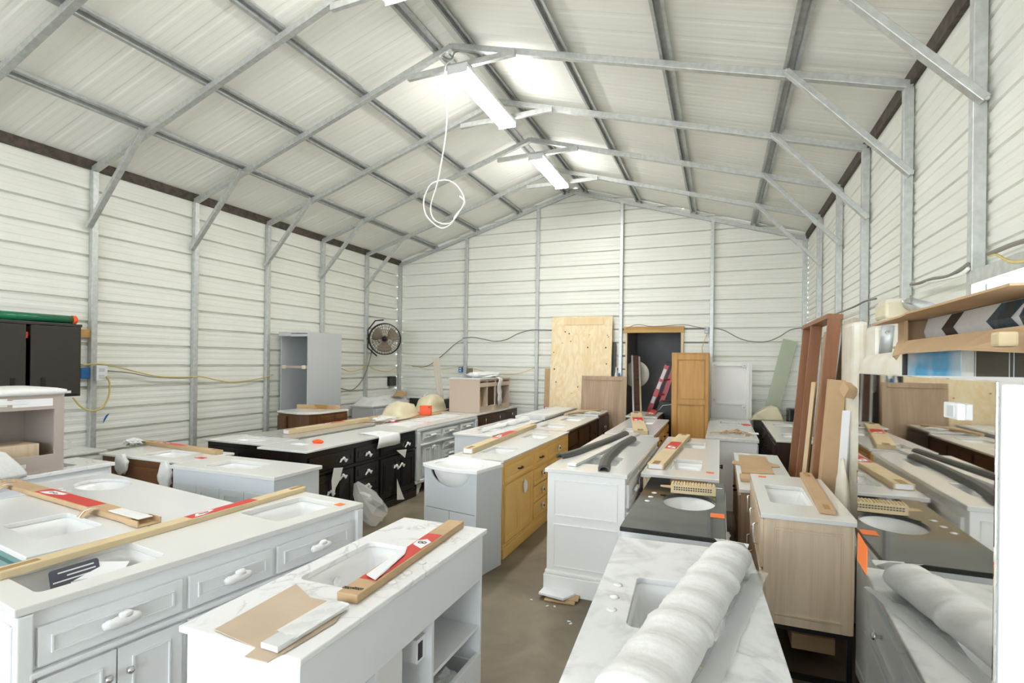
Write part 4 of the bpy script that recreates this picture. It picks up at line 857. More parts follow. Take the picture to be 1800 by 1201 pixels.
# ------------------------------------------------------------------ centre rows
d1 = vanity('double_vanity', 'tall white vanity with panelled end carrying two curved dark rubber seals', (-1.215, -.604, 3.76, 5.84), 'E', .93, 'white2', 'quartz', [(DR, .03, .33, .70, .93, 'shaker', 'foamshort'), (DR, .35, .65, .70, .93, 'shaker', 'foamshort'), (DR, .67, .97, .70, .93, 'shaker', 'foamshort'), (DO, .03, .33, .04, .67, 'shaker', 'wknob', .9, .8), (DO, .35, .65, .04, .67, 'shaker', 'wknob', .9, .8), (DO, .67, .97, .04, .67, 'shaker', 'wknob', .1, .8)], [('rect', (-1.02, -.74, 4.06, 4.46), .13), ('rect', (-1.02, -.74, 5.1, 5.5), .13)], th=.03, plinth='base', base=.14, side='two')
def seal(label, px, z, r0):
    pts = [onz(u, v, z) for u, v in px]; bm = nb(); out = []
    for i in range(len(pts)-1):
        a, b, c, d = pts[max(i-1, 0)], pts[i], pts[i+1], pts[min(i+2, len(pts)-1)]
        for s in range(6):
            t = s/6; out.append(.5*((2*b)+(c-a)*t+(2*a-5*b+4*c-d)*t*t+(3*b-a-3*c+d)*t**3))
    out.append(pts[-1]); rings = []
    for i, p in enumerate(out):
        dd = (out[min(i+1, len(out)-1)]-out[max(i-1, 0)]).normalized(); sd = Vector((dd.y, -dd.x, 0)).normalized()
        rings.append([p+sd*(a*r0)+Vector((0, 0, b*r0)) for a, b in ((-1, 0), (-1, .75), (-.3, 1.15), (.5, 1.0), (1, .55), (1, 0), (.75, 0), (.7, .5), (.2, .75), (-.5, .6), (-.7, 0))])
    loft(bm, rings, 0, True, True); tag(obj('rubber_seal', bm, 'rubber'), label, 'rubber seal', 'curved rubber seals')
seal('dark curved rubber seal left of the white strip on the tall white vanity', [(984, 806), (1008, 800), (1043, 787), (1072, 776), (1100, 764)], .931, .036)
seal('dark curved rubber seal right of the white strip on the tall white vanity', [(1061, 829), (1066, 812), (1078, 798), (1092, 786), (1112, 774)], .931, .04)
a, b = onz(1005, 818, .94), onz(1120, 763, .94)
leaning('stone_strip', 'white stone strip lying between the dark rubber seals', 'stone strip', (a.x, a.y, .9425), (b.x, b.y, .9425), (1, .2, 0), .07, .022, 'quartz2')
v2 = vanity('vanity', 'white-topped vanity with fluted light wood sides and an orange tag', (-.575, .0, 4.22, 6.5), 'E', .86, 'oak', 'quartz', [(DO, .03+.235*i, .265+.235*i, .03, .96, 'flat', 'knob', .9 if i % 2 == 0 else .1, .8) for i in range(4)], [('rect', (-.38, -.14, 4.5, 5.0), .13), ('rect', (-.38, -.14, 5.7, 6.15), .13)], th=.03)
bm = nb()
for k in range(24): tube(bm, [(-1.122-.004, -.25+.5*k/23, .12), (-1.122-.004, -.25+.5*k/23, .825)], .0095, 6)
obj('fluted_end', bm, 'oak', v2)
carton('packing_carton', 'long wooden-looking box with red label on the fluted vanity', onz(1152, 822, .875), onz(1203, 768, .875), .13, .045, .861, 'card2', (.42, .66), white_end=True)
flat_tag('orange price tag on the near right corner of the fluted vanity top', 1248, 831, .861, .055, .06)
d3 = vanity('vanity', 'white vanity with black granite top and oval white basin', (-.485, .035, 2.79, 4.12), 'E', .86, 'white', 'granite', [(DO, .03, .5, .03, .96, 'shaker', 'bow', .9, .8), (DO, .5, .97, .03, .96, 'shaker', 'bow', .1, .8)], [('oval', (-.335, -.02, 3.27, 3.69), .14)], th=.024, over=.012, faucet=[tuple(onz(u, v, .86)[:2]) for u, v in ((1138, 881), (1144, 874), (1150, 867))], side='one')
flat_tag('orange price tag on the black granite top', 1261, 907, .861, .075, .09)
flat_tag('small white sticker on the black granite top', 1264, 859, .861, .04, .025, 0, 'paper', 'sticker', 'sticker', None)
a, b = onz(1180, 863, .88), onz(1256, 865, .88)
r = root('moulding_carton', 'short tan box of ridged moulding at the back of the black granite top', 'cardboard box', ((a.x+b.x)/2, (a.y+b.y)/2+.03, .861), rad(2))
L = (b-a).length; bm = nb(); bx(bm, -L/2, L/2, -.045, .045, 0, .055, .003); o = obj('box_body', bm, 'taupe', r); o.data.materials[0] = M['card2']
bm = nb()
for k in range(15): tube(bm, [(-L/2+.012+(L-.024)*k/14, -.045, .056), (-L/2+.012+(L-.024)*k/14, .045, .056)], .008, 6)
obj('ridged_top', bm, 'card2', r)
bm = nb()
for j in range(2):
    for k in range(16): bx(bm, -L/2+.02+(L-.04)*k/16, -L/2+.02+(L-.04)*(k+.62)/16, -.0462, -.045, .022+.014*j, .030+.014*j)
obj('printed_line', bm, 'ink', r)
bm = nb(); loft(bm, [[Vector((-L/2-.07*s, y*(1-.5*s), z_)) for y, z_ in ((-.04, .03), (.03, .03), (.03, .034), (-.04, .034))] for s in (0, .5, 1)], 0, True, True); obj('open_flap', bm, 'card', r)
cc = (-.115, 1.75)
d4 = vanity('vanity', 'veined marble-topped vanity in front with a foam-wrapped roll across its basin', rc(cc[0], cc[1], .60, 1.80), 'E', .86, 'white', 'marble', [(DR, .02, .34, .72, .95, 'shaker', 'wknob'), (DR, .34, .66, .72, .95, 'shaker', 'wknob'), (DR, .66, .98, .72, .95, 'shaker', 'wknob'), (DO, .02, .5, .03, .70, 'shaker', 'wknob', .9, .8), (DO, .5, .98, .03, .70, 'shaker', 'wknob', .1, .8)], [('rect', rc(cc[0]-.01, cc[1]+.215, .31, .42), .16)], extra=3, th=.024, faucet=None)
for u, v in ((1075, 1072), (1080, 1050), (1086, 1029)):
    p = onz(u, v, .86); q = d4.matrix_basis.inverted() @ Vector((p.x, p.y, 0)); ctp = [c for c in d4.children if c.name.startswith('countertop')][0]
    bm = nb(); lathe(bm, [(.018, 0), (.018, .003), (.008, .005)], 16, Matrix.Translation((q.x, q.y, .86))); obj('faucet_hole_cap', bm, 'foam', ctp, True)
flat_tag('small grey sticker at the right edge of the veined marble top', 1308, 1018, .861, .05, .04, .5, 'galv_dark', 'sticker', 'sticker', None)
r = root('foam_roll', 'thick white foam-wrapped roll lying across the veined marble basin', 'wrapped roll')
a, b = onz(1110, 1225, .93), onz(1285, 968, .93); bm = nb(); rings = []; n = 90; d = (b-a).normalized(); sd = Vector((d.y, -d.x, 0))
for i in range(n):
    t = i/(n-1); c = a+(b-a)*t; rw = .098-.012*t+.0008*math.sin(i*2.4)+.008*(i in (30, 31, 62, 63)); rh = .056+.0008*math.sin(i*2.4+1)+.003*math.sin(i*.5)
    if i == n-1: rw, rh = .02, .02
    rings.append([Vector((c.x, c.y, .864+rh))+sd*rw*math.cos(k*.3491)+Vector((0, 0, rh*math.sin(k*.3491))) for k in range(18)])
loft(bm, rings, 0, True, True); obj('foam_wrap', bm, 'foam', r, True)
bm = nb(); e = onz(1290, 958, .93); wd = sd
rows = [[Vector((e.x, e.y, .872+h_))+wd*w_+d*l_ for w_ in (-.07, -.03, .02, .05)] for l_, h_ in ((-.06, .09), (.0, .06), (.04, .04), (.075, .05))]
loft(bm, rows, 0, closed=False); obj('loose_end', bm, 'foam', r, True)
rows = []
bm = nb()
for i in range(20):
    t = i/19; c = a+(b-a)*t
    rows.append([Vector((c.x, c.y, .864+.005*abs(math.sin(i*1.3))+.004*(j == 1)))+sd*(.085+.03*j+.012*noise.noise(Vector((i*.6, j, 2)))) for j in range(3)])
loft(bm, rows, 0, closed=False); obj('loose_skirt', bm, 'film', r, True)
bm = nb(); p = onz(1218, 1172, .861); prism(bm, [(-.02, -.006), (.025, -.004), (.02, .008), (-.01, .008)], 0, .006); o = obj('cardboard_scrap', bm, 'card2'); o.location = (p.x, p.y, .8605); tag(o, 'tiny tan cardboard scrap on the veined marble top', 'cardboard scrap')
vanity('double_vanity', 'wood-sided vanity with white top and box on it, in front of the golden door cabinet', (-1.33, -.735, 6.5, 8.5), 'E', .86, 'goldwood', 'quartz', [(DR, .02+.24*i, .26+.24*i, .68, .95, 'shaker', 'knob') for i in range(4)]+[(DO, .02+.24*i, .26+.24*i, .03, .66, 'shaker', 'bagknob', .5, .85) for i in range(4)], [('rect', (-1.18, -.9, 6.7, 7.1), .12), ('rect', (-1.18, -.9, 7.7, 8.2), .12)], th=.026)
carton('packing_carton', 'pale box with red label across the wood-sided vanity', onz(1126, 762, .875), onz(1118, 729, .875), .17, .05, .861, 'card2', (.45, .66))
vanity('vanity', 'far white-topped vanity before the doorway, with a flat red-labelled box', (-1.42, -.92, 8.56, 9.5), 'E', .88, 'brown', 'quartz', [(DO, .03, .5, .03, .95, 'shaker', 'knob', .9, .8), (DO, .5, .97, .03, .95, 'shaker', 'knob', .1, .8)], th=.024)
carton('packing_carton', 'flat dark-edged box with red label on the far vanity before the doorway', onz(1142, 731, .885), onz(1151, 722, .885), .14, .02, .881, 'taupe', (.1, .9))
d6 = vanity('vanity', 'plain white cabinet with grey top and two slots, heaped with brown shavings', (-.16, .42, 6.68, 9.1), 'E', .86, 'white', 'palegrey', [(DO, .03, .5, .03, .95, 'flat', None), (DO, .5, .97, .03, .95, 'flat', None)], [('rect', (0, .27, 7.05, 7.35), .13), ('rect', (.0, .26, 8.3, 8.75), .13)], th=.04)
p = onz(1290, 762, .87); bm = nb(); rr_ = random.Random(3)
for k in range(70):
    a = rr_.uniform(0, 6.28); q = Vector((rr_.gauss(0, .09), rr_.gauss(0, .05), .0)); q.z = max(.006, .06*(1-q.length/.2)*rr_.random()+.006); e = Vector((math.cos(a), math.sin(a), rr_.uniform(-.15, .15)))*.04
    tube(bm, [q-e, q+Vector((0, 0, .006)), q+e], .0045, 4)
o = obj('packing_shavings', bm, 'card'); o.location = (p.x, p.y, .861); tag(o, 'heap of brown paper shavings on the grey top', 'packing shavings', kind='stuff')
flat_tag('red label card lying on the grey slotted top', 1312, 747, .861, .12, .25, .15, 'red', 'label_card', 'label card', None)
bm = nb(); p = onz(1324, 763, .861); bx(bm, -.12, .12, -.06, .06, 0, .012, .002); o = obj('leaflet', bm, 'paper'); o.location = (p.x-.06, p.y, .8605); tag(o, 'white folded leaflet beside brown shavings on the grey top', 'leaflet')

# ------------------------------------------------------------------ right rows
it = [(DR, .03+.16*i, .18+.16*i, .55, .95, 'flat', 'knob') for i in range(6)]+[(DR, .03+.16*i, .18+.16*i, .03, .53, 'flat', 'knob') for i in range(6)]
vanity('double_vanity', 'long near-black vanity with many knobs and white top, by the right wall', (.60, 1.05, 6.77, 9.1), 'W', .86, 'espresso', 'quartz', it, [('rect', (.72, .98, 7.1, 7.5), .12), ('rect', (.72, .98, 8.3, 8.7), .12)], th=.024, over=.01)
vanity('vanity', 'low grey-brown vanity with flattened cardboard on its white top', (.137, .556, 4.32, 6.1), 'W', .787, 'greywood', 'quartz', [(DO, .03, .5, .03, .95, 'shaker', 'knob', .9, .8), (DO, .5, .97, .03, .95, 'shaker', 'knob', .1, .8)], [('rect', (.22, .5, 4.6, 5.0), .1)], th=.028)
bm = nb(); pts = [onz(u, v, .789) for u, v in ((1298, 800), (1346, 803), (1352, 814), (1369, 818), (1371, 822), (1356, 822), (1362, 834), (1304, 832), (1301, 818), (1287, 816), (1287, 811), (1299, 811))]
loft(bm, [pts, [q+Vector((0, 0, .004)) for q in pts]], 0, True, True); tag(obj('flattened_carton', bm, 'card'), 'flattened cardboard cutout lying on the low grey-brown vanity', 'cardboard')
bm = nb(); bx(bm, -.07, .07, -.11, .11, 0, .025, .003); o = obj('small_carton', bm, 'card'); p = onz(1322, 843, .79); o.location = (p.x-.02, p.y, .788); tag(o, 'small brown carton at the near end of the low grey-brown vanity', 'cardboard box')
e2 = vanity('vanity', 'light oak vanity with white top on a black metal frame', (.21, .668, 3.15, 4.27), 'W', .92, 'oak', 'quartz', [(DR, .02, .34, .5, .97, 'flat', 'vpull'), (DR, .34, .66, .5, .97, 'flat', 'vpull'), (DR, .66, .98, .5, .97, 'flat', 'vpull'), (DR, .02, .34, .03, .48, 'flat', 'vpull'), (DR, .34, .66, .03, .48, 'flat', 'vpull'), (DR, .66, .98, .03, .48, 'flat', 'vpull')], [('rect', (.28, .50, 3.42, 3.92), .13)], th=.026, plinth='metal', base=.33, side='one')
bm = nb(); f = .045; x_ = .556-.012
for q in ((-.20, -.155, .33, .893), (.155, .20, .33, .893), (-.155, .155, .33, .375), (-.155, .155, .85, .893)): bx(bm, .536, .546, q[0], q[1], q[2], q[3], .002)
obj('end_frame', bm, 'oak', e2)
flat_tag('orange price tag at the far left of the oak vanity top', 1340, 838, .921, .05, .045)
p = onz(1397, 877, .79+.01); bm = nb(); crumple(bm, (0, 0, .02), (.05, .06, .05), 11, .4, 2, 0); o = obj('red_tag', bm, 'red'); o.location = onz(1372, 880, .78); tag(o, 'crumpled red tag inside the basin of the oak vanity', 'tag')
bm = nb(); crumple(bm, (0, 0, .02), (.07, .1, .05), 12, .4, 2, 0); o = obj('plastic_film', bm, 'foggy'); o.location = onz(1348, 868, .785); tag(o, 'ball of clear film inside the basin of the oak vanity', 'plastic film')
carton('packing_carton', 'brown cardboard box lying along the right edge of the oak vanity', onz(1416, 836, .93), onz(1455, 902, .93), .075, .03, .921, 'card', None)
bm = nb(); q = [onx(u, v, .685) for u, v in ((1499, 920), (1503, 960), (1497, 985), (1501, 1050))]; tube(bm, q, [.004, .012, .016, .003], 6, 0, 0, .4); tag(obj('foam_strip', bm, 'foam'), 'thin white foam strip hanging at the right corner of the oak vanity', 'foam strip')
bm = nb(); bx(bm, .40, .62, 3.45, 4.1, .08, .17, .004); tag(obj('flat_carton', bm, 'card'), 'brown carton stored under the oak vanity on its frame', 'cardboard box')
bm = nb()
bx(bm, .14, 1.0, 1.95, 3.14, .001, .012, .003); tag(obj('floor_mat', bm, 'mat'), 'black rubber mat on the floor by the glossy grey cabinet', 'floor mat')
# ------------------------------------------------------------------ glossy grey cabinet at the right edge
FX = .357
fy0, fy1, fz = .93, 1.715, 1.70
r = root('tall_cabinet', 'tall white cabinet with mirror-glossy grey side at the right edge', 'tall cabinet', (FX, (fy0+fy1)/2, 0))
bm = nb(); bx(bm, .005, .42, -(fy1-fy0)/2+.0, (fy1-fy0)/2-.01, 0, fz-.004, .006); obj('cabinet_body', bm, 'white', r)
bm = nb(); bx(bm, 0, .004, -(fy1-fy0)/2+.001, (fy1-fy0)/2, .01, fz, .002); gp = obj('glossy_panel', bm, 'mirror', r, label='mirror-glossy grey panel')
bm = nb(); bx(bm, .10, .30, -(fy1-fy0)/2-.0, -(fy1-fy0)/2+.12, fz-.004, fz+.016, .006); bx(bm, .03, .30, -(fy1-fy0)/2-.018, -(fy1-fy0)/2, fz-.06, fz+.012, .006); obj('plastic_corner', bm, 'foggy', r)
q = [onx(u, v, FX-.001) for u, v in ((1508, 936), (1524, 962), (1523, 1012), (1507, 985))]
bm = nb(); loft(bm, [q, [p+Vector((.0008, 0, 0)) for p in q]], 0, True, True); tag(obj('price_tag', bm, 'orange'), 'orange price tag on the mirror-glossy grey side of the tall cabinet', 'price tag', 'orange price tags')
pa, pb = onx(1664, 721, FX), onx(1706, 724, FX)
r = root('plastic_bracket', 'small white plastic clip box fixed to the mirror-glossy panel', 'plastic clip', (FX, (pa.y+pb.y)/2, (pa.z+pb.z)/2))
w_ = abs(pa.y-pb.y)*.62
bm = nb(); bx(bm, -.010, 0, -w_/2, w_/2, -.013, .013, .002); bd = obj('clip_body', bm, 'white', r)
bm = nb(); bx(bm, -.0112, -.010, -w_/2+.012, w_/2-.02, -.009, .009, .0005); obj('recess', bm, 'lightgrey', bd)
q = [onx(u, v, FX+.006) for u, v in ((1506, 675), (1512, 672), (1511, 690), (1504, 705))]
bm = nb(); crumple(bm, (FX+.02, 1.735, 1.60), (.03, .03, .17), 3, .3, 2); tag(obj('foam_scrap', bm, 'foam'), 'white foam scrap stuck at the far upper edge of the glossy panel', 'foam scrap')

# ------------------------------------------------------------------ cartons behind it
r = root('printed_carton', 'tall white printed carton with a blue picture, behind the glossy cabinet', 'cardboard box', (.98, 2.3, 0))
bm = nb(); bx(bm, -.18, .18, -.65, .65, 0, 1.803, .006); obj('box_body', bm, 'foam', r)
def yv(u): return onx(u, 640, .80).y-2.3
bm = nb(); ya, yb = yv(1690), yv(1594); bx(bm, -.182, -.18, ya, yb, 1.2, 1.79); pc = obj('printed_picture', bm, 'cyan', r, label='blue and white printed picture')
bm = nb(); bx(bm, -.1825, -.18, yb-.02, yb+.03, 1.2, 1.79, .01); obj('printed_border', bm, 'ink', pc)
bm = nb(); bx(bm, -.1822, -.18, -.64, yv(1714), 1.2, 1.80); pn = obj('printed_panel', bm, 'cabsteel', r, label='dark printed panel')
bm = nb(); bx(bm, -.1832, -.1822, yv(1716)-.006, yv(1716), 1.2, 1.80); bx(bm, -.1832, -.1822, yv(1776)-.004, yv(1776), 1.2, 1.80); bx(bm, -.1832, -.1822, yv(1784)-.004, yv(1784), 1.2, 1.80); obj('printed_line', bm, 'lightgrey', pn)
r = root('wrapped_appliance', 'rounded appliance in aged white wrap, left of the printed carton', 'wrapped appliance', (.98, 3.46, 0))
bm = nb(); loft(bm, [[Vector((x*s, y*s, z)) for x, y in rrect(0, 0, .38, .92, .12)] for s, z in ((.97, 0), (1, .04), (1.0, .6), (.98, 1.2), (1.0, 1.62), (.95, 1.74), (.82, 1.785), (.5, 1.80))], 0, True, True)
for v in bm.verts: v.co += Vector((noise.noise(v.co*4)*.02, noise.noise(v.co*4+Vector((4, 0, 0)))*.02, 0))
obj('wrap', bm, 'dirtywhite', r, True)
bm = nb(); loft(bm, [[Vector((x*1.015, y*1.015, z)) for x, y in rrect(0, 0, .38, .92, .12)] for z in (1.0, 1.07)], 0); obj('packing_tape', bm, 'tape', r, True)
# open cardboard tray with a printed white tube box lying on top
r = root('open_carton', 'long open cardboard tray holding a white box, on top of the printed carton', 'cardboard box', (.95, 2.62, 1.807))
bm = nb(); ly = .80
bx(bm, -.17, .15, -ly, .46, 0, .012, .002); bx(bm, .13, .15, -ly, .46, 0, .14); bx(bm, -.15, .13, .44, .46, .01, .138); bx(bm, -.16, -.145, .33, .41, .012, .136); obj('tray', bm, 'card', r)
bm = nb(); loft(bm, [[Vector((x, y, z)) for x, z in ((-.235-o*.1, .132-.1*o), (-.03, .136), (.15, .14), (.15, .146), (-.03, .142), (-.235-o*.1, .140-.1*o))] for y, o in ((-ly-.02, .0), (-.3, .03), (.02, .0), (.06, .1), (.3, .12), (.46, .2))], 0, True, True); obj('top_flap', bm, 'card', r)
bm = nb(); loft(bm, [[Vector((x, y, z)) for x, z in ((-.15, .026), (-.232+o, -.032-o*.3), (-.232+o, -.026-o*.3), (-.15, .034))] for y, o in ((-ly-.03, .06), (-.5, .0), (0, .0), (.3, .02), (.47, .08))], 0, True, True); obj('front_flap', bm, 'card', r)
bm = nb(); bx(bm, -.245, -.20, -ly+.01, -ly+.06, -.03, .012, .008); obj('torn_tape', bm, 'card2', r)
r = root('tube_carton', 'white six-sided carton with dark chevron bands inside the cardboard tray', 'printed box', (.96, 2.55, 1.8205))
poly = [(-.10, .06), (-.085, .0), (.09, .0), (.11, .06), (.09, .118), (-.085, .118)]
L0, L1 = -.66, .38
def ring(y): return [Vector((x, y, z)) for x, z in poly]
bm = nb(); loft(bm, [ring(L0), ring(L1)], 0, True, True); bb = obj('box_body', bm, 'foam', r)
def band(y0, y1, m, chev, name):
    # chevron bands wrap the two visible faces
    b = nb(); e = -.0015
    A = [Vector((-.10+e, y0+chev, .06)), Vector((-.085+e, y0, .116)), Vector((-.085+e, y1, .116)), Vector((-.10+e, y1+chev, .06))]
    B = [Vector((-.10+e, y0+chev, .06)), Vector((-.085+e, y0, .002)), Vector((-.085+e, y1, .002)), Vector((-.10+e, y1+chev, .06))]
    quad(b, A); quad(b, B); o = obj(name, b, m, bb); return o
band(-.01, .11, 'cabsteel', .06, 'chevron_band'); band(-.47, -.30, 'navy', .07, 'printed_picture'); band(-.62, -.47, 'navy', .02, 'printed_picture'); band(-.655, -.635, 'lightgrey', .0, 'end_band')
# taped foam bundle with dark tube
r = root('taped_bundle', 'tape-bound bundle of white foam posts and dark tubes, by the right wall', 'packing bundle', (1.09, 4.15, 0))
bm = nb(); bx(bm, -.10, .07, -.10, .13, 0, 2.16, .02)
for v in bm.verts: v.co += Vector((noise.noise(v.co*5)*.02, noise.noise(v.co*5+Vector((2, 2, 2)))*.02, 0))
obj('foam_post', bm, 'dirtywhite', r)
bm = nb(); bx(bm, -.112, .082, -.112, .142, 2.03, 2.14, .02); obj('packing_tape', bm, 'cream', r)
bm = nb(); tube(bm, [(.0, -.50, 2.05), (.02, -.12, 2.12)], .04, 12); tube(bm, [(-.13, -.2, 1.80), (-.12, -.22, 1.98)], .035, 12); obj('dark_tube', bm, 'galv_dark', r, True)
bm = nb(); bx(bm, -.2, -.04, -.2, .02, 0, 1.98, .03); bx(bm, -.28, -.2, -.05, .3, 0, 2.02, .03)
for v in bm.verts: v.co += Vector((noise.noise(v.co*7)*.03, noise.noise(v.co*7+Vector((2, 2, 2)))*.03, 0))
obj('torn_foam', bm, 'dirtywhite', r)
bm = nb(); tube(bm, [(-.15, -.3, 1.93), (-.06, -.15, 1.96), (0, .02, 1.96)], .006, 6); tube(bm, [(-.1, -.4, 2.11), (-.02, -.3, 2.1), (.0, -.2, 2.16)], .006, 6); obj('wire', bm, 'chrome', r, True)

# ------------------------------------------------------------------ leaning lumber on the right
ux = (1, .0, 0)
def lean_u(name, label, cat, ut, vt, ub, vb, y, w, t, m, wd=(0, 1, 0), group=None):
    p1, p0 = ony(ut, vt, y), ony(ub, vb, y); d = p1-p0; s = p0.z/d.z; f = p0-d*s; f.z = .012
    return leaning(name, label, cat, f, p1, wd, w, t, m, group)
r = root('leaning_frame', 'red-brown timber frame leaning by the right wall behind the pale plank', 'timber frame', (0, 0, 0))
Y0, Y1 = 4.35, 5.75
def fpt(y, z, o=0): return Vector((.605+.165*(z/2.1)+o, y, z))
def stile(y, w, t, m, name='stile', zt=2.10):
    bm = nb(); p, q = fpt(y, .02), fpt(y, zt); beam(bm, p, q, w, t, Vector((0, 1, 0))); return obj(name, bm, m, r, bevel=.003)
stile(5.70, .085, .035, 'redbrown'); stile(5.22, .085, .035, 'redbrown'); stile(4.44, .085, .035, 'redbrown')
bm = nb(); beam(bm, fpt(4.42, 2.08), fpt(5.73, 2.08), .10, .035, Vector((.1, 0, 1))); obj('head_rail', bm, 'redbrown', r)
bm = nb()
loft(bm, [[fpt(4.53, z, .034), fpt(5.05, z, .034), fpt(5.05, z, .05), fpt(4.53, z, .05)] for z in (.02, 2.0)], 0, True, True); obj('inner_panel', bm, 'greywood', r)
bm = nb()
for k in range(12):
    z = 1.50+.022*k; loft(bm, [[fpt(4.80, zz, .031), fpt(4.88+.02*(k % 3), zz, .031), fpt(4.88+.02*(k % 3), zz, .0335), fpt(4.80, zz, .0335)] for zz in (z, z+.014)], 0, True, True)
obj('printed_text', bm, 'paper', r)
lean_u('old_board', 'wide flaking white board leaning right of the red-brown frame', 'board', 1497, 562, 1480, 690, 4.72, .36, .04, 'whiteboard')
leaning('plank', 'pale pine plank leaning in front of the red-brown frame', 'plank', (.578, 4.86, .012), ony(1432, 672, 4.86), (.25, 1, 0), .15, .03, 'plank')
lean_u('packing_carton', 'long brown cardboard box leaning beside the oak vanity', 'cardboard box', 1471, 668, 1454, 850, 4.34, .12, .10, 'card')
leaning('wrapped_board', 'long board wrapped in printed white paper, leaning by the glossy cabinet', 'wrapped board', (.74, 4.17, .012), ony(1493, 722, 4.17), (.6, 1, 0), .10, .05, 'paper')
bm = nb(); crumple(bm, (.735, 3.93, .56), (.08, .30, 1.1), 5, .14, 3, .002); o = obj('stuffed_bag', bm, 'dirtywhite', smooth=True); tag(o, 'white stuffed bag standing on the floor right of the oak vanity', 'bag')
bm = nb(); bx(bm, -.03, .03, -.05, .05, -.035, .035, .003); o = obj('small_carton', bm, 'card'); p = onx(1491, 686, .79); o.location = p; o.rotation_euler = (.5, .2, .3); tag(o, 'small brown carton wedged between leaning boards by the glossy cabinet', 'cardboard box')

# ------------------------------------------------------------------ back wall
def slabboard(name, label, cat, u0, u1, vt, y, lean, t, m, trimw=.0):
    a, b = ony(u0, vt, y), ony(u1, vt, y); w = b.x-a.x; c = (a.x+b.x)/2
    r = root(name, label, cat, (c, y-lean, .004)); h = a.z; L = math.hypot(h, lean); r.rotation_euler = (-math.atan2(lean, h), 0, 0)
    bm = nb(); bx(bm, -w/2, w/2, 0, t, 0, L, .003); pb = obj('board', bm, m, r); return r, w, L
r, w, L = slabboard('pine_panel', 'large knotty pine panel with framed head, leaning on the back wall', 'wood panel', 971, 1077, 558, 9.74, .22, .03, 'ply')
bm = nb(); bx(bm, -w/2+.25, w/2-.16, -.010, 0, L-.16, L-.02, .002); obj('head_rail', bm, 'pine', r)
bm = nb(); rk = random.Random(5)
for k in range(18):
    x, z = rk.uniform(-w/2+.05, w/2-.05), rk.uniform(.9, L-.2); s = rk.uniform(.006, .015); yq = -.0022
    loft(bm, [[Vector((x+s*math.cos(a*.785), yq, z+s*1.2*math.sin(a*.785))) for a in range(8)], [Vector((x+s*math.cos(a*.785), yq+.0006, z+s*1.2*math.sin(a*.785))) for a in range(8)]], 0, True, True)
obj('wood_knot', bm, 'walnut', r)
r, w, L = slabboard('laminate_board', 'lower grey-brown wood-grain panel leaning in front of the pine panel', 'wood panel', 1023, 1102, 661, 9.50, .10, .03, 'greywood')
bm = nb(); bx(bm, -w/2+.03, w/2-.07, -.010, 0, L-.075, L-.012, .002); obj('head_rail', bm, 'greywood', r)
r, w, L = slabboard('narrow_board', 'narrow brown board with red label, left of the pine panel', 'board', 958, 972, 648, 9.72, .08, .03, 'card')
bm = nb(); zz = ony(965, 715, 9.7).z; bx(bm, -w/2, w/2, -.002, 0, zz-.16, zz+.0); lb = obj('shipping_label', bm, 'red', r)
bm = nb(); bx(bm, -w/2+.02, w/2-.02, -.003, -.002, zz-.07, zz-.01); obj('label_patch', bm, 'paper', lb)
slabboard('dark_board', 'dark narrow board standing right of the pine panel', 'board', 1077, 1083, 602, 9.78, .05, .02, 'cabsteel')
bm = nb(); p = ony(1083, 652, 9.70); lathe(bm, [(.03, 0), (.03, p.z-.1), (.012, p.z), (.012, p.z+.06)], 10, Matrix.Translation((p.x, 9.70, .0))); tag(obj('caulk_stick', bm, 'foam', smooth=True), 'slim white tube standing between pine panel and doorway', 'tube')
bm = nb(); p = ony(1088, 656, 9.70); lathe(bm, [(.03, 0), (.03, p.z-.1), (.012, p.z)], 10, Matrix.Translation((p.x, 9.70, .0))); tag(obj('caulk_stick', bm, 'blue', smooth=True), 'slim blue tube standing at the left jamb of the doorway', 'tube')
# things in the doorway
r = root('aluminium_rails', 'pair of pale aluminium rails leaning in the dark doorway', 'metal rails', (0, 0, 0))
bm = nb(); a, b = ony(1122, 735, 9.7), ony(1111, 625, 9.95); beam(bm, (a.x-.04, 9.55, .01), b, .03, .02); rl = obj('rail', bm, 'chrome', r)
bm = nb(); a2, b2 = ony(1136, 735, 9.7), ony(1123.5, 627, 9.95); beam(bm, (a2.x-.04, 9.55, .01), b2, .03, .02); obj('rail', bm, 'chrome', r)
bm = nb(); beam(bm, ((a.x+a2.x)/2-.04, 9.57, .02), ((b.x+b2.x)/2, 9.97, b.z), .10, .012); obj('web', bm, 'walnut', r)
p = ony(1118, 658, 10.15); r = root('round_lid', 'pale round lid behind the aluminium rails in the doorway', 'lid', (p.x, 10.15, p.z))
bm = nb(); lathe(bm, [(.24, 0), (.25, .012), (.24, .03), (.1, .035)], 28, Matrix.Rotation(rad(90), 4, 'X')); obj('lid_disc', bm, 'dirtywhite', r, True)
bm = nb(); beam(bm, (0, .05, -p.z), (0, .05, -.2), .04, .04); obj('stand', bm, 'cabsteel', r)
r = root('step_ladder', 'red folded step ladder leaning inside the doorway', 'ladder', (0, 0, 0))
t1, t2 = ony(1173, 642, 10.3), ony(1182, 640, 10.3); f1, f2 = ony(1150, 700, 10.3), ony(1160, 700, 10.3)
def ext(t_, f_): d_ = f_-t_; s = (t_.z-.01)/(-d_.z); return t_+d_*s
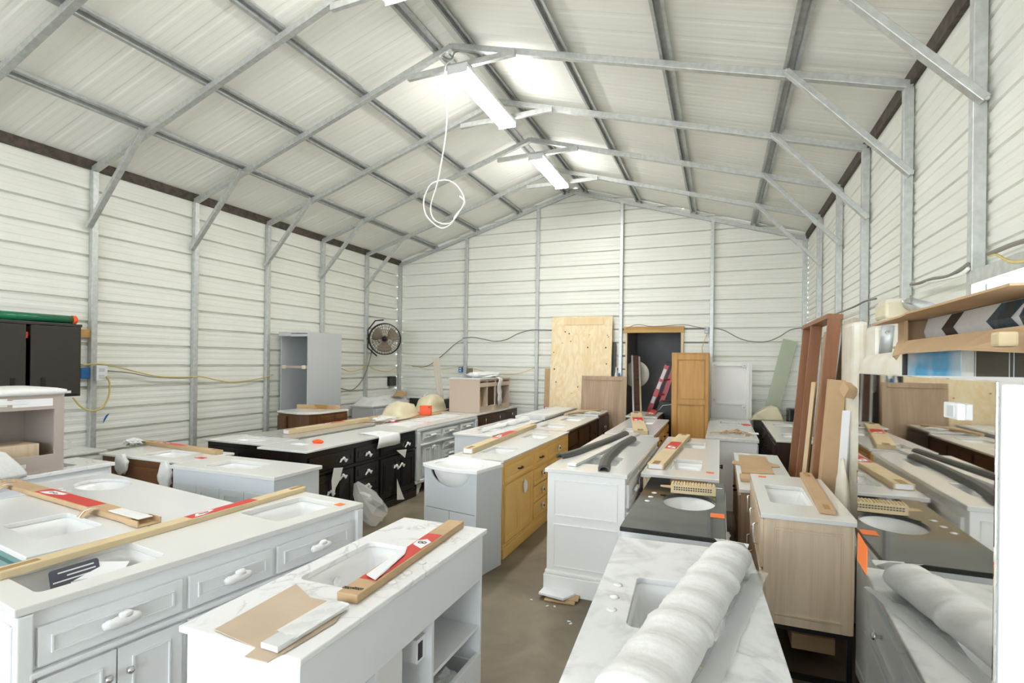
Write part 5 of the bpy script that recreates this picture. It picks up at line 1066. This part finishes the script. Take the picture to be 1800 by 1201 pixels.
for a, b in ((t1, f1), (t2+Vector((.05, .1, 0)), f2+Vector((.05, .1, 0)))):
    bm = nb(); beam(bm, ext(a, b), a, .085, .03, Vector((0, 1, 0))); ra = obj('side_rail', bm, 'redpaint', r)
    if a is t1:
        for z0, z1 in ((.12, .42), (.50, .72), (.95, 1.15)):
            b3 = nb(); d_ = (b-a); beam(b3, a+d_*z0+Vector((0, -.05, 0)), a+d_*z1+Vector((0, -.05, 0)), .06, .003, Vector((0, 1, 0))); obj('warning_sticker', b3, 'paper', ra)
for k in range(5):
    bm = nb(); d1_, d2_ = ext(t1, f1), ext(t2+Vector((.05, .1, 0)), f2+Vector((.05, .1, 0))); s = .15+.17*k
    beam(bm, d1_+(t1-d1_)*s, d2_+(t2+Vector((.05, .1, 0))-d2_)*s, .03, .03); obj('rung', bm, 'redpaint', r)
bm = nb(); c_ = (t1+t2)/2; bx(bm, c_.x-.06, c_.x+.10, c_.y-.05, c_.y+.14, c_.z-.02, c_.z+.05, .008); obj('top_cap', bm, 'ink', r)
r = root('black_bin', 'black moulded plastic case on a dark stand before the doorway', 'plastic case', (-.81, 9.66, 0))
bm = nb(); bx(bm, -.22, .22, -.14, .14, 0, .80, .01); obj('stand', bm, 'black', r)
bm = nb(); prism(bm, [(-.24, 0), (.26, 0), (.26, .10), (.12, .14), (.05, .26), (-.18, .27), (-.24, .12)], -.15, .15, Matrix(((1, 0, 0, 0), (0, 0, -1, 0), (0, 1, 0, .80), (0, 0, 0, 1)))); obj('case_body', bm, 'blackmetal', r, bevel=.012)
bm = nb(); tube(bm, [(-.2, -.155, .90), (-.12, -.155, 1.0), (.02, -.155, 1.02), (.1, -.155, .92)], .008, 6); obj('grey_edge', bm, 'galv_dark', r, True)
# golden door cabinet
a, b = ony(1181, 620, 8.62), ony(1247, 620, 8.62); w = b.x-a.x
r = root('golden_cabinet', 'tall golden wood cabinet door unit standing before the doorway', 'tall cabinet', ((a.x+b.x)/2, 8.85, 0)); h = a.z
bm = nb(); bx(bm, -w/2, w/2, -.20, .20, .0, h, .004); obj('cabinet_body', bm, 'goldwood', r)
bm = nb(); f = .085; y = -.20
for q in ((-w/2+.012, -w/2+f, 0, h-.01), (w/2-f*.55, w/2-.005, 0, h-.01), (-w/2+f, w/2-f*.55, h-.11, h-.01), (-w/2+f, w/2-f*.55, h*.575, h*.615), (-w/2+f, w/2-f*.55, .12, .22)): bx(bm, q[0], q[1], y-.022, y, q[2], q[3], .004)
dr = obj('door', bm, 'goldwood', r)
bm = nb()
for z0, z1 in ((.235, h*.565), (h*.625, h-.125)): bx(bm, -w/2+f+.02, w/2-f*.55-.02, y-.010, y, z0, z1, .004)
obj('door_panel', bm, 'goldwood', dr)
bm = nb(); bx(bm, -.015, .045, y-.030, y-.02, h*.57, h*.62, .006); lathe(bm, [(.012, 0), (.012, .01)], 10, Matrix.Translation((.015, y-.03, h*.595)) @ Matrix.Rotation(rad(90), 4, 'X')); obj('corner_block', bm, 'goldwood', dr)
bm = nb(); bx(bm, -w/2+.012, w/2-.005, -.235, -.222, h-.015, h, .003); obj('head_moulding', bm, 'goldwood', r)
# white ribbed panel with bolts
a, b = ony(1251, 637, 9.36), ony(1318, 637, 9.36); w = b.x-a.x; h = a.z
r = root('white_panel', 'white moulded panel with bolted corners standing behind the slotted grey top', 'panel', ((a.x+b.x)/2, 9.36, 0))
bm = nb(); bx(bm, -w/2, w/2, .02, .07, 0, h, .01)
for q in ((-w/2, -w/2+.05, 0, h), (w/2-.05, w/2, 0, h), (-w/2, w/2, h-.06, h), (-w/2, w/2, 1.07, 1.10), (-w/2, w/2, .6, .63)): bx(bm, q[0], q[1], -.02, .03, q[2], q[3], .006)
bx(bm, w/2, w/2+.035, -.0, .09, 0, h-.02, .004); obj('panel_body', bm, 'white2', r)
for x, z in ((-w/2+.045, h-.05), (w/2-.08, h-.05), (-w/2+.045, 1.14), (w/2-.08, 1.03), (-w/2+.045, .8)):
    bm = nb(); bx(bm, x-.035, x+.035, -.03, -.018, z-.04, z+.04, .006); bl = obj('bolt_pad', bm, 'foam', r)
    b2 = nb(); lathe(b2, [(.012, 0), (.012, .008)], 8, Matrix.Translation((x, -.03, z)) @ Matrix.Rotation(rad(90), 4, 'X')); obj('bolt', b2, 'galv_dark', bl)
# translucent sheet, basin and dark bag in the back right corner
p1, p0 = ony(1393, 597, 9.5), ony(1362, 720, 9.25); d = p1-p0; s = p0.z/d.z; f0 = p0-d*s
leaning('acrylic_sheet', 'tall translucent greenish sheet leaning in the back right corner', 'plastic sheet', (f0.x, 9.55, .01), (p1.x, 9.78, p1.z), (1, 0, 0), .22, .012, 'sheet')
p = onz(1357, 738, .86); r = root('wrapped_basin', 'cream curved basin shell at the far end of the near-black vanity', 'basin', (.72, 9.30, 0))
bm = nb(); bx(bm, -.22, .16, -.12, .15, 0, .85, .01); obj('stand', bm, 'cabsteel', r)
bm = nb(); prism(bm, [(-.27, 0), (.20, 0), (.17, .10), (.12, .21), (.04, .23), (-.06, .20), (-.18, .12)], -.13, .15, Matrix(((1, 0, 0, 0), (0, 0, -1, 0), (0, 1, 0, .85), (0, 0, 0, 1)))); obj('basin_shell', bm, 'cream', r, bevel=.02)
bm = nb(); bx(bm, .98, 1.22, 9.2, 9.5, 0, 1.05, .03); tag(obj('dark_crate', bm, 'black'), 'dark crate in the back right corner beside the acrylic sheet', 'crate')

# ------------------------------------------------------------------ left wall fittings
r = root('wall_cabinet', 'charcoal steel two-door wall cabinet hung on the left wall', 'wall cabinet', (-6.36, 3.08, 1.31), 0)
cz = .74
bm = nb(); bx(bm, -.19, .17, -.66, -.64, 0, cz); bx(bm, -.19, .17, .345, .365, 0, cz); bx(bm, -.19, .17, -.66, .365, 0, .02); bx(bm, -.19, .19, -.66, .365, cz-.025, cz); bx(bm, -.19, -.18, -.66, .365, 0, cz); obj('cabinet_body', bm, 'cabsteel', r, bevel=.003)
for y0, y1 in ((-.64, -.11), (-.07, .345)):
    bm = nb(); bx(bm, .17, .188, y0, y1, .02, cz-.03, .004); dd = obj('door', bm, 'cabsteel', r)
    yy = y1-.10 if y0 < -.3 else y0+.10
    b2 = nb(); bx(b2, .188, .194, yy-.02, yy+.02, .08, .20, .003); obj('pull_recess', b2, 'black', dd)
bm = nb(); bx(bm, -.1, .16, -.10, -.08, cz-.16, cz-.10, .004); obj('lock_bar', bm, 'redpaint', r)
bm = nb(); bx(bm, .188, .1895, .12, .27, .035, .06); obj('name_plate', bm, 'paper', r)
bm = nb(); bx(bm, XL+.005, XL+.05, 2.3, 3.78, 1.93, 2.02, .004); tag(obj('wood_rail', bm, 'lumber'), 'short wood rail behind the charcoal wall cabinet', 'wood rail')
r = root('film_roll', 'green stretch-film roll with orange ends on top of the charcoal cabinet', 'stretch film roll', (-6.27, 2.98, 1.31+cz+.048))
mt = Matrix.Rotation(rad(90), 4, 'X')
bm = nb(); lathe(bm, [(.042, -.42), (.042, .42)], 24, mt); obj('film', bm, 'green', r, True)
for s in (-1, 1):
    bm = nb(); lathe(bm, [(.02, s*.42), (.046, s*.42), (.047, s*.45), (.03, s*.465)], 20, mt); obj('end_cap', bm, 'orangebox', r, True)
# outlets
def outlet(label, p, ax, w, h, m, cat='outlet', pads=True):
    r = root('outlet_box', label, cat, p); bm = nb()
    if ax == 'x': bx(bm, 0, .05, -w/2, w/2, -h/2, h/2, .005)
    else: bx(bm, -w/2, w/2, -.05, 0, -h/2, h/2, .005)
    o = obj('box_body', bm, m, r)
    if pads:
        for z in (-h*.22, h*.22):
            b2 = nb()
            if ax == 'x': bx(b2, .05, .053, -w*.25, w*.25, z-h*.12, z+h*.12, .001)
            else: bx(b2, -w*.25, w*.25, -.053, -.05, z-h*.12, z+h*.12, .001)
            obj('socket', b2, 'lightgrey' if m == 'paper' else 'paper', o)
    return r
p = onx(156, 656, XL+.03); outlet('blue outlet box on the wall beside the first visible left post', (XL, p.y, p.z), 'x', .17, .12, 'blue', pads=False)
p = onx(182, 656, XL+.08); outlet('white double outlet with yellow cable on the left wall post', (XL+.075, LY[2]+.05, p.z), 'x', .11, .17, 'paper')
p = onx(687, 670, XL); outlet('black square outlet cover low on left wall near the back corner', (XL, p.y, p.z), 'x', .26, .20, 'black', pads=False)
p = ony(811, 650, YB); outlet('blue outlet box on back wall, at the first gable post', (p.x, YB, p.z), 'y', .08, .11, 'blue')
p = ony(827.5, 652, YB); outlet('dark square box on back wall beside the blue outlet box', (p.x, YB, p.z), 'y', .10, .11, 'taupe', pads=False)
p = ony(1242, 581, YB); outlet('grey-blue junction box with wires right of the doorway', (p.x, YB, p.z), 'y', .07, .12, 'grey')
# cables
def wl(pts, x): return [onx(u, v, x) for u, v in pts]
def wb(pts, y): return [ony(u, v, y) for u, v in pts]
G = 'cables strung along the walls'
cable('wall_cable', 'yellow cable looping from white outlet down to the charcoal cabinet', 'cable', wl([(187, 662), (193, 675), (190, 700), (178, 718), (160, 722), (142, 715), (128, 699)], XL+.14), .009, 'yellow', G)
cable('wall_cable', 'yellow cable sagging along left wall between first and second posts', 'cable', wl([(146, 642), (178, 640), (225, 650), (280, 662), (340, 663), (352, 662), (385, 669), (410, 672), (455, 666), (480, 659)], XL+.085), .008, 'yellow', G)
cable('wall_cable', 'grey cable sagging below the yellow one on the left wall', 'cable', wl([(190, 652), (230, 656), (270, 663), (320, 665), (340, 663)], XL+.085), .007, 'cordgrey', G)
cable('wall_cable', 'yellow cable behind the tall grey cabinet up to the back corner', 'cable', wl([(600, 648), (615, 653), (632, 650), (645, 642), (660, 650), (682, 653), (697, 646), (705, 641)], XL+.085), .008, 'yellow', G)
cable('fan_cord', 'grey cord hanging from the wall fan to the left wall', 'cord', wl([(655, 610), (650, 632), (643, 655), (632, 675), (618, 686), (604, 684), (590, 680)], XL+.1), .011, 'cordgrey')
cable('wall_cable', 'grey cable rising straight across the back wall to the first gable post', 'cable', wb([(725, 644), (750, 644), (775, 627), (800, 605), (813, 597)], YB-.09), .009, 'cordgrey', G)
cable('wall_cable', 'grey cable waving across the back wall left of the pine panel', 'cable', wb([(813, 595), (830, 593), (848, 596), (870, 600), (890, 597), (910, 587), (930, 581), (945, 580), (972, 581)], YB-.09), .010, 'cordgrey', G)
cable('wall_cable', 'thin yellow cable on back wall near the back left corner', 'cable', wb([(712, 641), (730, 644), (755, 650), (785, 648), (808, 645)], YB-.09), .007, 'yellow', G)
cable('wall_cable', 'thin yellow cable drooping behind the beige cabinet on the back wall', 'cable', wb([(832, 648), (860, 655), (890, 658), (915, 656), (940, 647)], YB-.09), .007, 'yellow', G)
cable('wall_cable', 'grey wires over the doorway head to the junction box', 'cable', wb([(1100, 578), (1120, 571), (1150, 574), (1200, 571), (1225, 575), (1242, 578)], YB-.08), .007, 'cordgrey', G)
cable('wall_cable', 'tan wire drooping from the junction box right of the doorway', 'cable', wb([(1242, 588), (1238, 600), (1234, 612), (1236, 622)], YB-.08), .006, 'yellow', G)
cable('wall_cable', 'grey cable sagging on back wall above the white moulded panel', 'cable', wb([(1257, 577), (1275, 582), (1300, 595), (1325, 601), (1350, 600), (1370, 592), (1390, 580), (1412, 576)], YB-.09), .009, 'cordgrey', G)
cable('wall_cable', 'upper grey cable pair on right wall above the taped bundle', 'cable', wl([(1601, 500), (1615, 498), (1640, 490), (1665, 486), (1685, 476), (1702, 464)], XR-.09), .010, 'cordgrey', G)
cable('wall_cable', 'lower pale cable on right wall above the taped bundle', 'cable', wl([(1601, 502), (1620, 496), (1645, 494), (1670, 488), (1690, 482), (1702, 472)], XR-.085), .011, 'cordwhite', G)
cable('wall_cable', 'pale cable on right wall beyond the header, at the photo edge', 'cable', wl([(1738, 447), (1755, 440), (1780, 430), (1810, 421)], XR-.085), .011, 'cordgrey', G)
cable('wall_cable', 'tan cable sagging on right wall beyond the header', 'cable', wl([(1740, 450), (1752, 448), (1770, 458), (1785, 460), (1810, 457)], XR-.085), .006, 'yellow', G)
cable('wall_cable', 'dark cable on right wall behind the leaning frame', 'cable', wl([(1432, 568), (1450, 562), (1470, 552), (1500, 540), (1520, 530), (1540, 525)], XR-.08), .009, 'cordgrey', G)
# paint smudge on the wall sheet
bm = nb(); p = onx(186, 735, XL+.003); pts = [Vector((XL+.003, p.y+a*.6, p.z+b*.6)) for a, b in ((-.05, -.10), (.0, -.02), (.05, .06), (.06, .09), (.0, .05), (-.04, -.03))]; loft(bm, [pts, [q+Vector((.0008, 0, 0)) for q in pts]], 0, True, True); tag(obj('paint_smudge', bm, 'blue'), 'small blue paint smudge on the left wall sheet', 'smudge')

# ------------------------------------------------------------------ wall fan
fp = ony(676, 596, 8.72)
r = root('wall_fan', 'dusty round wire-guard fan mounted on the left wall post', 'wall fan', fp, 0)
q = Vector((-fp.x*.75, -fp.y, 0)).normalized(); r.rotation_euler = (0, 0, math.atan2(q.y, q.x)+rad(90))
mt = Matrix.Rotation(rad(90), 4, 'X'); RF = .305
def circ(rr, y, n=40): return [(rr*math.cos(2*math.pi*k/n), y, rr*math.sin(2*math.pi*k/n)) for k in range(n+1)]
bm = nb(); tube(bm, circ(RF, 0), .011, 6); tube(bm, circ(RF, .09), .009, 6)
obj('guard_rim', bm, 'blackmetal', r, True)
bm = nb()
for rr in (.06, .12, .18, .24, .28): tube(bm, circ(rr, -.055*(1-(rr/RF)**2)-.005), .003, 4)
for k in range(36):
    a = 2*math.pi*k/36; tube(bm, [(.05*math.cos(a), -.058, .05*math.sin(a)), (.18*math.cos(a+.12), -.045, .18*math.sin(a+.12)), (RF*math.cos(a+.2), 0, RF*math.sin(a+.2))], .0028, 4)
obj('wire_guard', bm, 'fan', r)
bm = nb()
for rr in (.15, .25): tube(bm, circ(rr, .13), .003, 4)
for k in range(24):
    a = 2*math.pi*k/24; tube(bm, [(.05*math.cos(a), .14, .05*math.sin(a)), (RF*math.cos(a), .09, RF*math.sin(a))], .0028, 4)
obj('rear_guard', bm, 'fan', r)
for k in range(3):
    a = 2.094*k+.5; bm = nb(); rows = []
    for i in range(7):
        s = .05+.21*i/6; wv = .35+.35*math.sin(i/6*2.6)
        rows.append([Vector((s*math.cos(a+t*wv), .045+.05*t, s*math.sin(a+t*wv))) for t in (-1, -.5, 0, .5, 1)])
    loft(bm, rows, 0, closed=False); o = obj('fan_blade', bm, 'blade', r, True); so = o.modifiers.new('t', 'SOLIDIFY'); so.thickness = .003
bm = nb(); lathe(bm, [(.05, -.16), (.06, -.10), (.055, .02), (.03, .06)], 16, mt); obj('motor_hub', bm, 'blackmetal', r, True)
bm = nb(); tube(bm, [(-RF-.01, .05, 0), (-RF-.03, .07, .17), (-.20, .10, .36), (-.04, .14, .385)], .013, 6); tube(bm, [(-RF-.01, .05, 0), (-RF-.03, .07, -.17), (-.16, .12, -.34)], .013, 6); tube(bm, [(-RF-.02, .06, 0), (-RF-.12, .32, 0)], .02, 6); obj('mount_bracket', bm, 'blackmetal', r, True)

# ------------------------------------------------------------------ floor scraps
r = root('cardboard_scrap', 'white-topped cardboard pieces under the corner of the tall white vanity', 'cardboard scrap', (-1.15, 3.70, .002), .1)
bm = nb(); bx(bm, -.02, .20, -.08, .10, 0, .012, .002); bx(bm, .05, .22, -.05, .1, .012, .024, .002); obj('lower_board', bm, 'card', r)
bm = nb(); prism(bm, [(-.07, -.04), (.12, -.09), (.19, .02), (.1, .1), (-.05, .1)], .026, .04); obj('upper_board', bm, 'paper', r)
for k, (u, v) in enumerate(((934, 1055), (962, 1066), (975, 1067), (1000, 1093), (1003, 1097))):
    p = onz(u, v, .002); bm = nb(); prism(bm, [(-.012, -.004), (.012, -.006), (.009, .006), (-.008, .006)], 0, .004, Matrix.Rotation(k*1.1, 4, 'Z')); o = obj('paper_scrap', bm, 'paper'); o.location = p; tag(o, 'tiny white scrap on the concrete floor before the tall white vanity', 'scrap', 'white scraps on the floor')

# ------------------------------------------------------------------ light
w = bpy.data.worlds.new('world'); bpy.context.scene.world = w; w.use_nodes = True
bg = w.node_tree.nodes['Background']; bg.inputs[0].default_value = (.86, .93, 1.0, 1); bg.inputs[1].default_value = 2.7
sun = bpy.data.lights.new('sun', 'SUN'); sun.energy = 4.5; sun.angle = rad(2); so_ = bpy.data.objects.new('sun', sun); C.objects.link(so_)
so_.rotation_euler = Vector((.45, -.18, -.87)).to_track_quat('-Z', 'Y').to_euler()
sc = bpy.context.scene
sc.view_settings.view_transform = 'Standard'; sc.view_settings.look = 'None'; sc.view_settings.gamma = 1; sc.view_settings.use_curve_mapping = False
sc.view_settings.exposure = 1.7
sc.cycles.max_bounces = 10; sc.cycles.diffuse_bounces = 6; sc.cycles.transparent_max_bounces = 12
sc.cycles.sample_clamp_indirect = 8
